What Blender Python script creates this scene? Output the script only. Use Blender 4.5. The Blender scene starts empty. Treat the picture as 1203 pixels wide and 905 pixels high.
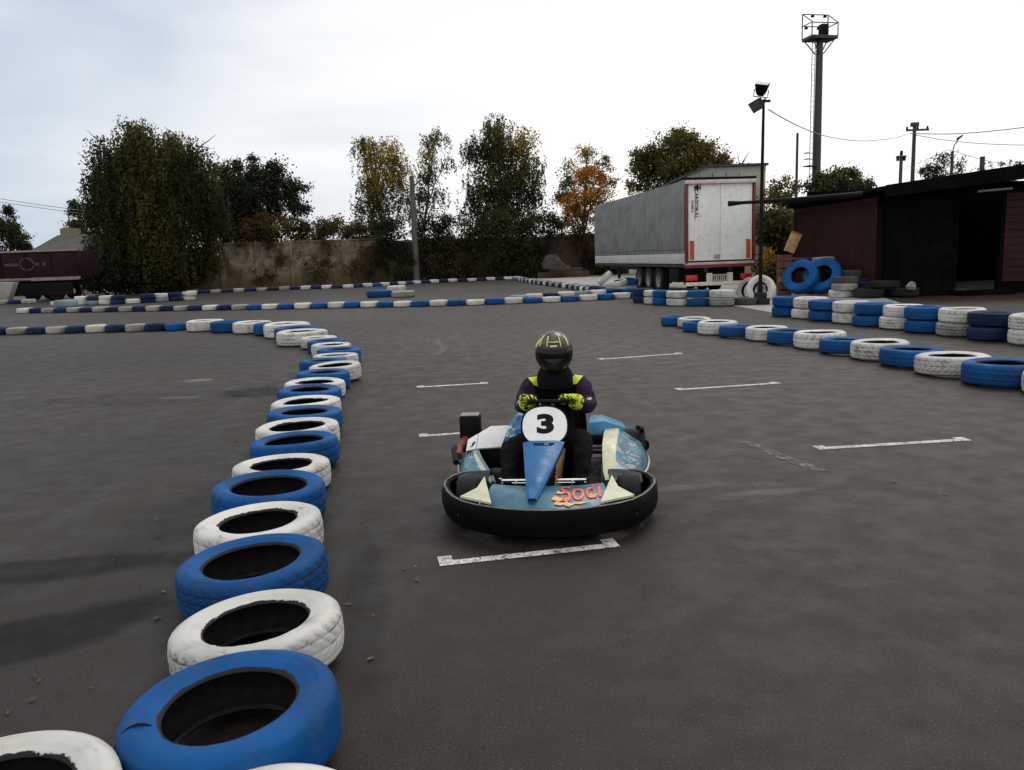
import bpy, bmesh, math, random
import numpy as np
from mathutils import Vector, Matrix, Euler
R_ = math.radians
rng = random.Random(7)
sc = bpy.context.scene
COL = sc.collection
# ------------------------------------------------------------------ camera model (photo pixels -> places in the world)
F, CAMH, PITCH, ROLL, W0, H0 = 945., 1.55, R_(9.0), R_(-2.0), 1203., 905.
cp, sp, cr, sr = math.cos(PITCH), math.sin(PITCH), math.cos(ROLL), math.sin(ROLL)
def ray(px, py):
    a = (px-W0/2)/F; b = -(py-H0/2)/F
    x = a*cr-b*sr; y = a*sr+b*cr
    return Vector((x, y*sp+cp, y*cp-sp))
def G(px, py, z=0.):
    d = ray(px, py); t = (z-CAMH)/d.z
    return Vector((0, 0, CAMH))+d*t
def at(px, py, Y):
    d = ray(px, py); return Vector((0, 0, CAMH))+d*(Y/d.y)
def pxm(Y): return F/(Y*cp+0.2)
# ------------------------------------------------------------------ helpers
def link(o): COL.objects.link(o); return o
def tag(o, label=None, cat=None, group=None, kind=None):
    if label: o['label'] = label
    if cat: o['category'] = cat
    if group: o['group'] = group
    if kind: o['kind'] = kind
    return o
def thing(name, label, cat, loc=(0, 0, 0), rz=0., group=None):
    o = link(bpy.data.objects.new(name, None)); o.location = loc; o.rotation_euler = (0, 0, rz)
    o.empty_display_size = .2
    return tag(o, label, cat, group)
class MB:
    def __init__(s): s.v = []; s.f = []; s.m = []
    def add(s, v, f, m=0):
        n = len(s.v); s.v += [tuple(p) for p in v]; s.f += [tuple(i+n for i in q) for q in f]; s.m += [m]*len(f); return s
    def box(s, c, d, rot=None, m=0):
        hx, hy, hz = d[0]/2, d[1]/2, d[2]/2
        P = [Vector((x, y, z)) for x in (-hx, hx) for y in (-hy, hy) for z in (-hz, hz)]
        M = Euler(rot).to_matrix() if rot else Matrix.Identity(3)
        P = [M@p+Vector(c) for p in P]
        return s.add(P, [(0, 1, 3, 2), (4, 6, 7, 5), (0, 4, 5, 1), (2, 3, 7, 6), (0, 2, 6, 4), (1, 5, 7, 3)], m)
    def tube(s, pts, r, n=8, m=0, closed=False):
        pts = [Vector(p) for p in pts]; k = len(pts)
        rs = r if isinstance(r, (list, tuple)) else [r]*k
        V = []; up = Vector((0, 0, 1))
        for i, p in enumerate(pts):
            a = pts[(i-1) % k] if (closed or i > 0) else p; b = pts[(i+1) % k] if (closed or i < k-1) else p
            t = (b-a).normalized()
            u = t.cross(up)
            if u.length < .05: u = t.cross(Vector((1, 0, 0)))
            u.normalize(); w = u.cross(t)
            V += [p+(u*math.cos(2*math.pi*j/n)+w*math.sin(2*math.pi*j/n))*rs[i] for j in range(n)]
        Fc = []
        for i in range(k if closed else k-1):
            i2 = (i+1) % k
            Fc += [(i*n+j, i*n+(j+1) % n, i2*n+(j+1) % n, i2*n+j) for j in range(n)]
        if not closed: Fc += [tuple(range(n-1, -1, -1)), tuple((k-1)*n+j for j in range(n))]
        return s.add(V, Fc, m)
    def loft(s, secs, m=0, caps=True, closed=True):
        n = len(secs[0]); V = [p for q in secs for p in q]; Fc = []
        for i in range(len(secs)-1):
            for j in range(n if closed else n-1):
                Fc.append((i*n+j, i*n+(j+1) % n, (i+1)*n+(j+1) % n, (i+1)*n+j))
        if caps: Fc += [tuple(range(n-1, -1, -1)), tuple((len(secs)-1)*n+j for j in range(n))]
        return s.add(V, Fc, m)
    def prism(s, poly, off, m=0):
        off = Vector(off); P = [Vector(p) for p in poly]
        return s.loft([P, [p+off for p in P]], m)
    def lathe(s, prof, c=(0, 0, 0), n=24, axis='z', m=0, closed=False):
        V = []; k = len(prof)
        for i in range(n):
            a = 2*math.pi*i/n
            for r, z in prof:
                x, y = r*math.cos(a), r*math.sin(a)
                p = (x, y, z) if axis == 'z' else ((z, x, y) if axis == 'x' else (x, z, y))
                V.append(Vector(p)+Vector(c))
        Fc = []
        for i in range(n):
            i2 = (i+1) % n
            for j in range(k if closed else k-1):
                j2 = (j+1) % k
                Fc.append((i*k+j, i2*k+j, i2*k+j2, i*k+j2))
        return s.add(V, Fc, m)
    def mesh(s, name, mats, smooth=30, bevel=0):
        me = bpy.data.meshes.new(name); me.from_pydata(s.v, [], s.f)
        if not isinstance(mats, (list, tuple)): mats = [mats]
        for q in mats: me.materials.append(q)
        if len(mats) > 1: me.polygons.foreach_set('material_index', s.m)
        bm = bmesh.new(); bm.from_mesh(me)
        if bevel:
            bmesh.ops.remove_doubles(bm, verts=bm.verts, dist=1e-5)
            eds = [e for e in bm.edges if len(e.link_faces) == 2 and e.calc_face_angle(0) > R_(35)]
            bmesh.ops.bevel(bm, geom=eds, offset=bevel, segments=2, profile=.5, affect='EDGES')
        bmesh.ops.recalc_face_normals(bm, faces=bm.faces); bm.to_mesh(me); bm.free()
        if smooth:
            me.polygons.foreach_set('use_smooth', [True]*len(me.polygons)); me.set_sharp_from_angle(angle=R_(smooth))
        return me
    def build(s, name, mats, parent=None, smooth=30, bevel=0, loc=None):
        o = link(bpy.data.objects.new(name, s.mesh(name, mats, smooth, bevel)))
        if parent: o.parent = parent
        if loc: o.location = loc
        return o
# ------------------------------------------------------------------ materials
class NT:
    def __init__(s, name):
        s.mat = bpy.data.materials.new(name); s.mat.use_nodes = True; s.t = s.mat.node_tree
        s.b = s.t.nodes['Principled BSDF']
    def n(s, ty, **kw):
        q = s.t.nodes.new(ty)
        for k, v in kw.items():
            if k.startswith('_'): setattr(q, k[1:], v)
        return q
    def set(s, sock, v):
        if isinstance(v, bpy.types.NodeSocket): s.t.links.new(v, sock)
        else: sock.default_value = v
    def math(s, op, a, b=0., c=None, clamp=False):
        q = s.n('ShaderNodeMath'); q.operation = op; q.use_clamp = clamp
        s.set(q.inputs[0], a); s.set(q.inputs[1], b)
        if c is not None: s.set(q.inputs[2], c)
        return q.outputs[0]
    def vec(s, op, a, b=(0, 0, 0)):
        q = s.n('ShaderNodeVectorMath'); q.operation = op; s.set(q.inputs[0], a); s.set(q.inputs[1], b)
        return q.outputs[1] if op in ('LENGTH', 'DOT_PRODUCT', 'DISTANCE') else q.outputs[0]
    def mix(s, f, a, b, blend='MIX'):
        q = s.n('ShaderNodeMix'); q.data_type = 'RGBA'; q.blend_type = blend
        s.set(q.inputs[0], f); s.set(q.inputs[6], a if not isinstance(a, tuple) or len(a) == 4 else a+(1,)); s.set(q.inputs[7], b if not isinstance(b, tuple) or len(b) == 4 else b+(1,))
        return q.outputs[2]
    def noise(s, vec, scale, detail=4, rough=.55, col=False, dist=0.):
        q = s.n('ShaderNodeTexNoise'); s.set(q.inputs['Vector'], vec); q.inputs['Scale'].default_value = scale
        q.inputs['Detail'].default_value = detail; q.inputs['Roughness'].default_value = rough; q.inputs['Distortion'].default_value = dist
        return q.outputs[1 if col else 0]
    def ramp(s, v, lo, hi, a=0., b=1.):
        q = s.n('ShaderNodeMapRange'); q.interpolation_type = 'SMOOTHSTEP'
        s.set(q.inputs[0], v); q.inputs[1].default_value = lo; q.inputs[2].default_value = hi; q.inputs[3].default_value = a; q.inputs[4].default_value = b
        return q.outputs[0]
    def obj(s): return s.n('ShaderNodeTexCoord').outputs['Object']
    def sepxyz(s, v): q = s.n('ShaderNodeSeparateXYZ'); s.set(q.inputs[0], v); return q.outputs
    def bump(s, h, strength=.3, dist=.01):
        q = s.n('ShaderNodeBump'); q.inputs['Strength'].default_value = strength; q.inputs['Distance'].default_value = dist
        s.set(q.inputs['Height'], h); s.t.links.new(q.outputs[0], s.b.inputs['Normal'])
    def out(s, color=None, rough=None, metal=None, spec=None):
        if color is not None: s.set(s.b.inputs['Base Color'], color if not isinstance(color, tuple) or len(color) == 4 else color+(1,))
        if rough is not None: s.set(s.b.inputs['Roughness'], rough)
        if metal is not None: s.set(s.b.inputs['Metallic'], metal)
        if spec is not None: s.set(s.b.inputs['Specular IOR Level'], spec)
        return s.mat
def simple(name, c, rough=.6, metal=0., var=.25, scale=6., spec=None, bump=0.):
    t = NT(name); o = t.obj(); nz = t.noise(o, scale, 5, .6)
    f = t.ramp(nz, .3, .7); lo = tuple(x*(1-var) for x in c); hi = tuple(min(1, x*(1+var*.6)) for x in c)
    r = t.ramp(t.noise(o, scale*2.3, 3), .3, .7, max(0, rough-.08), min(1, rough+.1))
    if bump: t.bump(t.noise(o, scale*4, 4), bump, .01)
    return t.out(t.mix(f, lo, hi), r, metal, spec)

def paint_mat(name, col, var=.18, wear=.45, rag=1.3):
    """paint brushed on tyre rubber: worn through in the grooves, ragged at the bead, dusty"""
    t = NT(name); oi = t.n('ShaderNodeObjectInfo'); rnd = oi.outputs['Random']; o = t.obj()
    off = t.vec('ADD', o, t.vec('SCALE', (1, 1, 1))) ; sc_ = t.n('ShaderNodeVectorMath'); sc_.operation = 'SCALE'; sc_.inputs[0].default_value = (37., 19., 53.); t.set(sc_.inputs[3], rnd)
    p = t.vec('ADD', o, sc_.outputs[0])
    at_ = t.n('ShaderNodeAttribute'); at_.attribute_name = 'groove'; gr = at_.outputs['Fac']
    at2 = t.n('ShaderNodeAttribute'); at2.attribute_name = 'bead'; bd = at2.outputs['Fac']
    n1 = t.noise(p, 6., 5, .65); n2 = t.noise(p, 34., 4, .7); n3 = t.noise(p, 2.2, 3)
    w = t.math('MULTIPLY', gr, t.ramp(t.math('ADD', n1, t.math('MULTIPLY', n2, .5)), .72-wear*.3, .95-wear*.3))
    w2 = t.ramp(t.math('ADD', t.math('MULTIPLY', n2, .6), t.math('MULTIPLY', n1, .6)), .715, .77)
    w3 = t.ramp(t.math('ADD', bd, t.math('MULTIPLY', t.math('SUBTRACT', t.noise(p, 11., 5, .7), .5), rag)), .62, .70)
    ww = t.math('MAXIMUM', t.math('MAXIMUM', w, t.math('MULTIPLY', w2, wear+.25)), w3)
    dk = tuple(x*(1-var*1.5) for x in col); lt = tuple(min(.85, x*(1+var*.5)) for x in col)
    c = t.mix(t.ramp(n3, .3, .7), dk, lt)
    c = t.mix(t.ramp(rnd, 0, 1, 0, .28), c, tuple(x*.55+.004 for x in col))
    dirt = t.ramp(n1, .50, .78, 0, .32); c = t.mix(dirt, c, (.12, .105, .085))
    c = t.mix(ww, c, (.018, .018, .019))
    t.bump(t.math('ADD', t.math('MULTIPLY', n2, .5), t.math('MULTIPLY', ww, -.6)), .35, .006)
    return t.out(c, t.ramp(n1, .3, .7, .48, .72), spec=.11)
M = {}
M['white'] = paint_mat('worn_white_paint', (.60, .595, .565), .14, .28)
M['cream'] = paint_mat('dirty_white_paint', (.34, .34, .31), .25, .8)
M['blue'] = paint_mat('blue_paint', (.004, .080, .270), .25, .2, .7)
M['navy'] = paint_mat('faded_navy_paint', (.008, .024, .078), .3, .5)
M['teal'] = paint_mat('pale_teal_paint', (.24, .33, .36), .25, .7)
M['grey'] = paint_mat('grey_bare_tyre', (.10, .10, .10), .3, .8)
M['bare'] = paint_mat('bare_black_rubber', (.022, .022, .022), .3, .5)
M['rubber'] = simple('black_rubber', (.010, .010, .010), .75, var=.4, scale=14, spec=.2)
M['black'] = simple('black_plastic', (.0035, .0035, .004), .55, var=.3, scale=9, spec=.07)
M['satin'] = simple('matt_black', (.006, .006, .007), .6, var=.3, scale=9, spec=.12)
M['chrome'] = simple('chrome', (.75, .75, .75), .15, 1., var=.05)
M['steel'] = simple('dark_steel', (.035, .037, .042), .5, .3, var=.4, scale=3)
M['greysteel'] = simple('grey_steel', (.22, .23, .24), .5, .4, var=.3, scale=4)
M['line'] = None
# asphalt ----------------------------------------------------------
def asphalt():
    t = NT('asphalt'); o = t.obj()
    big = t.noise(o, .11, 3, .5); mid = t.noise(o, .55, 5, .6, dist=.3); sm = t.noise(o, 4., 5, .65); fine = t.noise(o, 95., 3, .7)
    c = t.mix(t.ramp(big, .36, .64), (.014, .0100, .0076), (.050, .0340, .0250))
    c = t.mix(t.ramp(mid, .42, .68, 0, .55), c, (.0150, .0150, .0095))
    c = t.mix(t.ramp(sm, .35, .7, 0, .45), c, (.042, .031, .024))
    c = t.mix(t.ramp(fine, .38, .64, 0, .9), c, t.mix(.7, c, (.006, .006, .006)))
    c = t.mix(t.ramp(t.noise(o, 105., 2, .6), .60, .70, 0, .6), c, (.11, .092, .077))
    vo = t.n('ShaderNodeTexVoronoi'); vo.inputs['Scale'].default_value = 5.; t.set(vo.inputs['Vector'], o)
    pick = t.math('GREATER_THAN', t.sepxyz(vo.outputs['Color'])[0], .93)
    c = t.mix(t.math('MULTIPLY', pick, t.ramp(vo.outputs['Distance'], .035, .02)), c, (.30, .28, .26))
    # stains and tone patches: (x, y, rx, ry, angle, strength)
    wob = t.math('MULTIPLY', t.math('SUBTRACT', t.noise(o, 2.6, 4, .6), .5), 1.1)
    stn = 0.
    for (px, py, rx, ry, an, st) in STAINS:
        q = G(px, py)
        s1 = t.vec('SUBTRACT', o, (q.x, q.y, 0)); x, y, z = t.sepxyz(s1)
        ca, sa = math.cos(R_(an)), math.sin(R_(an))
        u = t.math('DIVIDE', t.math('ADD', t.math('MULTIPLY', x, ca), t.math('MULTIPLY', y, sa)), rx)
        v = t.math('DIVIDE', t.math('SUBTRACT', t.math('MULTIPLY', y, ca), t.math('MULTIPLY', x, sa)), ry)
        d = t.math('SQRT', t.math('ADD', t.math('MULTIPLY', u, u), t.math('MULTIPLY', v, v)))
        m_ = t.ramp(t.math('ADD', d, wob), 1.28, .66, 0, abs(st))
        c = t.mix(m_, c, (.006, .0055, .005) if st > 0 else (.17, .16, .15))
        if st > 0: stn = t.math('MAXIMUM', stn, m_)
    wv2 = t.vec('SCALE', t.vec('SUBTRACT', t.noise(o, 3.2, 4, .6, col=True), (.5, .5, .5)), (0, 0, 0)); wv2.node.inputs[3].default_value = .22
    od = t.vec('ADD', o, wv2); brk = t.ramp(t.noise(o, 1.7, 4, .6), .38, .58, .25, 1.)
    for pts in CRACKS:
        P = [G(*p) for p in pts]
        for a, b in zip(P, P[1:]):
            ab = b-a; L2 = ab.length_squared; pa = t.vec('SUBTRACT', od, (a.x, a.y, 0))
            h = t.math('DIVIDE', t.vec('DOT_PRODUCT', pa, tuple(ab)), L2, clamp=True)
            sv = t.n('ShaderNodeVectorMath'); sv.operation = 'SCALE'; sv.inputs[0].default_value = tuple(ab); t.set(sv.inputs[3], h)
            d = t.vec('LENGTH', t.vec('SUBTRACT', t.vec('MULTIPLY', pa, (1, 1, 0)), sv.outputs[0]))
            m1 = t.math('MULTIPLY', t.ramp(d, .017, .004), brk); m2 = t.ramp(d, .15, .0, 0, .55)
            c = t.mix(t.math('MAXIMUM', m1, m2), c, (.009, .008, .007))
    # rubber laid on the racing line
    x, y, z = t.sepxyz(o)
    wv = t.noise(t.vec('MULTIPLY', o, (1.6, .07, 1)), 1.0, 4, .6)
    c = t.mix(t.ramp(wv, .5, .72, 0, .35), c, (.038, .034, .033))
    t.bump(t.math('ADD', fine, t.math('MULTIPLY', t.noise(o, 190., 2), .6)), .28, .005)
    return t.out(c, t.ramp(sm, .3, .7, .50, .70), spec=t.math('MULTIPLY', t.math('SUBTRACT', 1., t.math('MULTIPLY', stn, .75)), .23))
CRACKS = [[(340, 652), (460, 640), (545, 628)], [(424, 645), (434, 690), (438, 748)], [(-40, 703), (60, 678), (130, 668), (240, 660)], [(760, 596), (900, 586), (1040, 572), (1203, 560)]]
STAINS = [(62, 668, .75, .17, 10, .72), (30, 750, .62, .24, 32, .78), (300, 461, .42, .42, 0, .8), (233, 447, .2, .16, 0, -.5), (212, 467, .3, .1, 0, -.4),
          (900, 578, .3, .06, 5, -.25), (640, 608, .9, .5, 0, .35), (250, 600, .5, .8, 0, .3), (150, 470, 1.6, .5, 0, .25), (430, 700, .1, .9, 10, .35), (770, 575, .5, .06, 8, -.2)]  # includes a darker ellipse on the ground under the kart
def worn_line(name, a, b, lo, hi, sc_):
    t = NT(name); geo = t.n('ShaderNodeNewGeometry').outputs['Position']
    n = t.math('ADD', t.math('MULTIPLY', t.noise(geo, sc_, 5, .75), .6), t.math('MULTIPLY', t.noise(geo, sc_*4, 3, .7), .4)); n2 = t.noise(geo, 5., 3)
    t.out(t.mix(t.ramp(n2, .3, .7), a, b), .75, spec=.15)
    t.set(t.b.inputs['Alpha'], t.ramp(n, lo, hi)); return t.mat
M['line'] = worn_line('worn_road_paint', (.44, .42, .39), (.62, .60, .56), .40, .49, 22.)
M['faint'] = worn_line('scuffed_pale_paint', (.20, .19, .18), (.22, .21, .20), .42, .66, 9.)
M['asphalt'] = asphalt()
def concrete(name, a, b, sc_=.8):
    t = NT(name); o = t.obj()
    c = t.mix(t.ramp(t.noise(o, sc_, 5, .65), .3, .7), a, b); c = t.mix(t.ramp(t.noise(o, sc_*9, 4, .7), .5, .75, 0, .5), c, tuple(x*.45 for x in a))
    t.bump(t.noise(o, 30, 4), .2, .01)
    return t.out(c, .85)
M['concrete'] = concrete('pale_concrete', (.24, .235, .22), (.36, .35, .33))
M['dirt'] = concrete('leaf_litter_soil', (.05, .04, .03), (.10, .08, .055), 1.5)
M['pole'] = concrete('grey_concrete_pole', (.07, .07, .063), (.12, .117, .105), 1.)
# ------------------------------------------------------------------ world, sun, camera
SUN_EL, SUN_AZ = R_(52), R_(28)      # azimuth measured from +Y (view direction) toward +X
def world():
    w = bpy.data.worlds.new('World'); sc.world = w; w.use_nodes = True; nt = w.node_tree
    bg = nt.nodes['Background']; L = nt.links.new; N = nt.nodes.new
    sky = N('ShaderNodeTexSky'); sky.sky_type = 'NISHITA'; sky.sun_disc = False; sky.sun_elevation = SUN_EL; sky.sun_rotation = SUN_AZ
    tc = N('ShaderNodeTexCoord')
    mp = N('ShaderNodeMapping'); mp.inputs['Scale'].default_value = (1.6, 1.6, 5.5); L(tc.outputs['Generated'], mp.inputs[0])
    nz = N('ShaderNodeTexNoise'); nz.inputs['Scale'].default_value = 1.3; nz.inputs['Detail'].default_value = 6; nz.inputs['Roughness'].default_value = .5; nz.inputs['Distortion'].default_value = .4; L(mp.outputs[0], nz.inputs['Vector'])
    # the cloud deck thins to blue grey low on the left
    dt = N('ShaderNodeVectorMath'); dt.operation = 'DOT_PRODUCT'; L(tc.outputs['Generated'], dt.inputs[0])
    dt.inputs[1].default_value = Vector((-.78, .62, -.02)).normalized()
    a = N('ShaderNodeMath'); a.operation = 'MULTIPLY_ADD'; L(nz.outputs[0], a.inputs[0]); a.inputs[1].default_value = -.75; L(dt.outputs['Value'], a.inputs[2])
    mr = N('ShaderNodeMapRange'); mr.interpolation_type = 'SMOOTHSTEP'; L(a.outputs[0], mr.inputs[0]); mr.inputs[1].default_value = .78; mr.inputs[2].default_value = .10
    mx = N('ShaderNodeMix'); mx.data_type = 'RGBA'; L(mr.outputs[0], mx.inputs[0]); mx.inputs[6].default_value = CLOUD_LO; mx.inputs[7].default_value = CLOUD_HI
    m2 = N('ShaderNodeMix'); m2.data_type = 'RGBA'; m2.inputs[0].default_value = .9; L(sky.outputs[0], m2.inputs[6]); L(mx.outputs[2], m2.inputs[7])
    L(m2.outputs[2], bg.inputs[0]); bg.inputs[1].default_value = .1
CLOUD_LO = (5.2, 6.2, 7.6, 1); CLOUD_HI = (11.2, 11.0, 10.7, 1)
world()
sl = bpy.data.lights.new('sun', 'SUN'); sl.energy = .9; sl.angle = R_(25); sl.color = (1, .96, .9)
so = link(bpy.data.objects.new('sun', sl))
d_ = Vector((math.sin(SUN_AZ)*math.cos(SUN_EL), math.cos(SUN_AZ)*math.cos(SUN_EL), math.sin(SUN_EL)))
so.rotation_euler = d_.to_track_quat('Z', 'Y').to_euler(); so.location = (20, 20, 40)
cam = bpy.data.cameras.new('camera'); co = link(bpy.data.objects.new('camera', cam)); sc.camera = co
cam.sensor_width = 36; cam.lens = 36*F/W0; cam.clip_end = 3000; cam.clip_start = .05
co.matrix_world = Matrix.Translation((0, 0, CAMH))@Matrix.Rotation(R_(90)-PITCH, 4, 'X')@Matrix.Rotation(ROLL, 4, 'Z')
sc.view_settings.view_transform = 'Standard'; sc.view_settings.look = 'None'; sc.view_settings.exposure = 0; sc.view_settings.gamma = 1; sc.view_settings.use_curve_mapping = False
sc.render.engine = 'CYCLES'; sc.cycles.max_bounces = 5; sc.cycles.diffuse_bounces = 3; sc.cycles.glossy_bounces = 3; sc.cycles.caustics_reflective = False; sc.cycles.caustics_refractive = False
sc.cycles.use_denoising = True
# ------------------------------------------------------------------ ground
g = MB().add([(-900, -60, 0), (900, -60, 0), (900, 1500, 0), (-900, 1500, 0)], [(0, 1, 2, 3)]).build('ground', M['asphalt'], smooth=0); tag(g, kind='structure')
def sheet(name, pix, mat, z=.004, kind='structure', world_pts=False):
    P = [Vector(p) for p in pix] if world_pts else [G(*p) for p in pix]
    o = MB().add([(p.x, p.y, z) for p in P], [tuple(range(len(P)))]).build(name, mat, smooth=0)
    if kind: o['kind'] = kind
    return o
sheet('concrete_apron', [(2.2, 50), (4.0, 35), (4.9, 27.5), (5.7, 23.0), G(860, 359)[:2], G(915, 369)[:2], (8.6, 19.9), (10.4, 21.4), (11.0, 23.6), (11.3, 31), (16, 60), (4, 60)], M['concrete'], world_pts=True) if False else None
ap = [(2.2, 50, 0), (4.0, 35, 0), (4.9, 27.5, 0), (5.7, 23.0, 0), tuple(G(860, 359)), tuple(G(915, 369)), (8.6, 19.9, 0), (10.4, 21.4, 0), (11.0, 23.6, 0), (11.3, 31, 0), (14, 58, 0), (2, 58, 0)]
sheet('concrete_apron', ap, M['concrete'], .004, world_pts=True)
sheet('soil_verge', [(-60, 44, 0), (-34, 48, 0), (-21, 53.5, 0), (-9, 59.5, 0), (1, 60.5, 0), (1.6, 58.6, 0), (14, 58.6, 0), (40, 58.6, 0), (90, 100, 0), (-90, 100, 0)], M['dirt'], .008, world_pts=True)

def ribbon(name, pts, w, mat, z, jit=.0, seg=24):
    P = [Vector((p[0], p[1], 0)) for p in pts]; Q = []
    for i in range(len(P)-1):
        for k in range(seg): Q.append(P[i].lerp(P[i+1], k/seg))
    Q.append(P[-1]); V = []
    rr = random.Random(hash(name) % 7+len(pts)); dx = 0
    for i, p in enumerate(Q):
        t = (Q[min(i+1, len(Q)-1)]-Q[max(i-1, 0)]).normalized(); n = Vector((-t.y, t.x, 0)); dx = dx*.8+rr.uniform(-jit, jit)
        ww = w*(1+(rr.uniform(-.6, .6) if jit else 0)); c = p+n*dx
        V += [(c.x+n.x*ww/2, c.y+n.y*ww/2, z), (c.x-n.x*ww/2, c.y-n.y*ww/2, z)]
    return MB().add(V, [(2*i, 2*i+1, 2*i+3, 2*i+2) for i in range(len(Q)-1)]).build(name, mat, smooth=0)
def marking(pL, pR, w, tick, label, ticks=(1, 1)):
    a, b = G(*pL), G(*pR); u = (b-a).normalized(); n = Vector((-u.y, u.x, 0)); mb = MB(); z = .004
    def quad(c0, c1, c2, c3): mb.add([(p.x, p.y, z) for p in (c0, c1, c2, c3)], [(0, 1, 2, 3)])
    quad(a, b, b+n*w, a+n*w)
    if ticks[0]: quad(a+n*w, a+u*w*1.15+n*w, a+u*w*1.15+n*(w+tick), a+n*(w+tick))
    if ticks[1]: quad(b-u*w*1.15+n*w, b+n*w, b+n*(w+tick), b-u*w*1.15+n*(w+tick))
    tag(mb.build('grid_marking', M['line'], smooth=0), label, 'road marking', 'painted start grid lines')
marking((517, 666), (729, 643), .065, .07, 'white start grid line with turned up ends, right in front of the kart bumper')
marking((963, 529), (1142, 518), .075, .05, 'white start grid line farthest to the right of the kart, nearest the right tyre row')
marking((797, 459), (918, 451), .08, .06, 'middle white start grid line of the three to the right of the helmet')
marking((490, 456), (574, 451), .08, .06, 'short white start grid line left of the driver helmet')
marking((706, 423), (804, 416), .09, .08, 'farthest white start grid line, up and right of the helmet')
marking((493, 514), (560, 509), .07, .06, 'white start grid line half hidden behind the kart rear', (1, 0))
tag(ribbon('boundary_line', [G(330, 377), G(480, 373.5), G(640, 371), G(805, 366)], .13, M['faint'], .004, .0), 'faint pale line painted across the tarmac before the far tyre rows', 'road marking')
tag(ribbon('paint_streak', [G(876, 519), G(915, 536), G(966, 554)], .10, M['faint'], .0045, .0), 'pale scraped streak on the tarmac between the right grid lines', 'road marking')
tag(ribbon('paint_arrow', [G(511, 399), G(523, 410), G(512, 418)], .15, M['faint'], .0045, .0), 'worn pale arrowhead painted on the tarmac behind the left grid line', 'road marking')
# ------------------------------------------------------------------ tyres
def tyre_mesh(name, R, w, rb, seg, pat, tread=True):
    h = w/2; nt_ = 21 if tread else 7
    prof = [(rb, -h*.70, 0, 1.), (rb+.006, -h*.80, 0, .75), (rb+.02, -h*.84, 0, .45)]
    for k in range(1, 8):
        a = k/8; r = rb+.02+(R*.93-rb-.02)*a; z = h*(.84+.16*math.sin(min(1, a*1.25)*math.pi*.5)-.10*max(0, a-.72)/.28)
        z += h*.022*(1 if k in (2, 5) else 0)
        prof.append((r, -z, .08 if k in (2, 5) else 0, .2 if k < 2 else 0))
    prof.append((R*.965, -h*.83, .25, 0))
    for k in range(nt_):
        u = -1+2*k/(nt_-1); prof.append((R*(1-.022*abs(u)**2.6), h*.76*u, 2., 0))
    top = [(r, -z, g_, b) for r, z, g_, b in prof[:11]][::-1]
    prof += top
    no = len(prof)
    inner = [(rb+.012, h*.60), (rb+.03, h*.70), (R*.70, h*.76), (R*.80, h*.70), (R*.85, h*.42), (R*.86, 0), (R*.85, -h*.42), (R*.80, -h*.70), (R*.70, -h*.76), (rb+.03, -h*.70), (rb+.012, -h*.60)]
    V = []; gr = []; bd = []
    rr = random.Random(pat*11+3)
    ph = [rr.uniform(0, 6.28) for _ in range(4)]
    for i in range(seg):
        a = 2*math.pi*i/seg
        ov = 1+.010*math.sin(2*a+ph[0])+.006*math.sin(3*a+ph[1]); zz = .012*math.sin(2*a+ph[2])*h*2
        ti = 0
        for j, (r, z, gk, b) in enumerate(prof):
            gv = 0.
            if gk == 2.:
                k = ti; ti += 1
                if tread:
                    if pat % 3 == 0:
                        circ = k in (4, 9, 11, 16); lat = (i+(k//2)) % 5 == 0
                    elif pat % 3 == 1:
                        circ = k in (3, 10, 17); lat = (i+abs(k-10)//2) % 4 == 0
                    else:
                        circ = k in (6, 14); lat = (i-k//3) % 6 == 0 and k not in (9, 10, 11)
                    if circ or lat: gv = .62 if lat and not circ else .9; r -= .0042
            elif gk: gv = gk
            V.append((r*ov*math.cos(a), r*ov*math.sin(a), z+zz)); gr.append(gv); bd.append(b)
        for r, z in inner: V.append((r*ov*math.cos(a), r*ov*math.sin(a), z+zz)); gr.append(0); bd.append(1)
    n = no+len(inner); Fc = []; mi = []
    for i in range(seg):
        i2 = (i+1) % seg
        for j in range(n):
            j2 = (j+1) % n
            Fc.append((i*n+j, i2*n+j, i2*n+j2, i*n+j2)); mi.append(0 if j < no-1 else 1)
    me = bpy.data.meshes.new(name); me.from_pydata(V, [], Fc); me.materials.append(M['white']); me.materials.append(M['rubber'])
    me.polygons.foreach_set('material_index', mi); me.polygons.foreach_set('use_smooth', [True]*len(Fc))
    for nm, dat in (('groove', gr), ('bead', bd)):
        a_ = me.attributes.new(nm, 'FLOAT', 'POINT'); a_.data.foreach_set('value', dat)
    bm = bmesh.new(); bm.from_mesh(me); bmesh.ops.recalc_face_normals(bm, faces=bm.faces); bm.to_mesh(me); bm.free()
    me.set_sharp_from_angle(angle=R_(50))
    return me
# unit of size: R ~ .34 for cars; meshes are scaled per tyre
CAR = [tyre_mesh('tyre', .34, .205, .215, 150, 0), tyre_mesh('tyre', .34, .19, .205, 140, 1), tyre_mesh('tyre', .34, .215, .22, 144, 2), tyre_mesh('tyre', .34, .20, .20, 160, 3)]
SMOOTHT = tyre_mesh('tyre', .34, .20, .205, 120, 4, tread=False)
FAR = [tyre_mesh('tyre', .34, .20, .205, 36, 1, tread=False), tyre_mesh('tyre', .34, .215, .215, 36, 2, tread=False)]
TRUCK = tyre_mesh('tyre', .34, .25, .165, 96, 5)
KARTT = tyre_mesh('tyre', .14, .15, .065, 40, 4, tread=False)
def mesh_h(me): return max(v.co.z for v in me.vertices)-min(v.co.z for v in me.vertices)
HH = {me.name: mesh_h(me) for me in CAR+FAR+[SMOOTHT, KARTT, TRUCK]}
NTYRE = [0]
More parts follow.
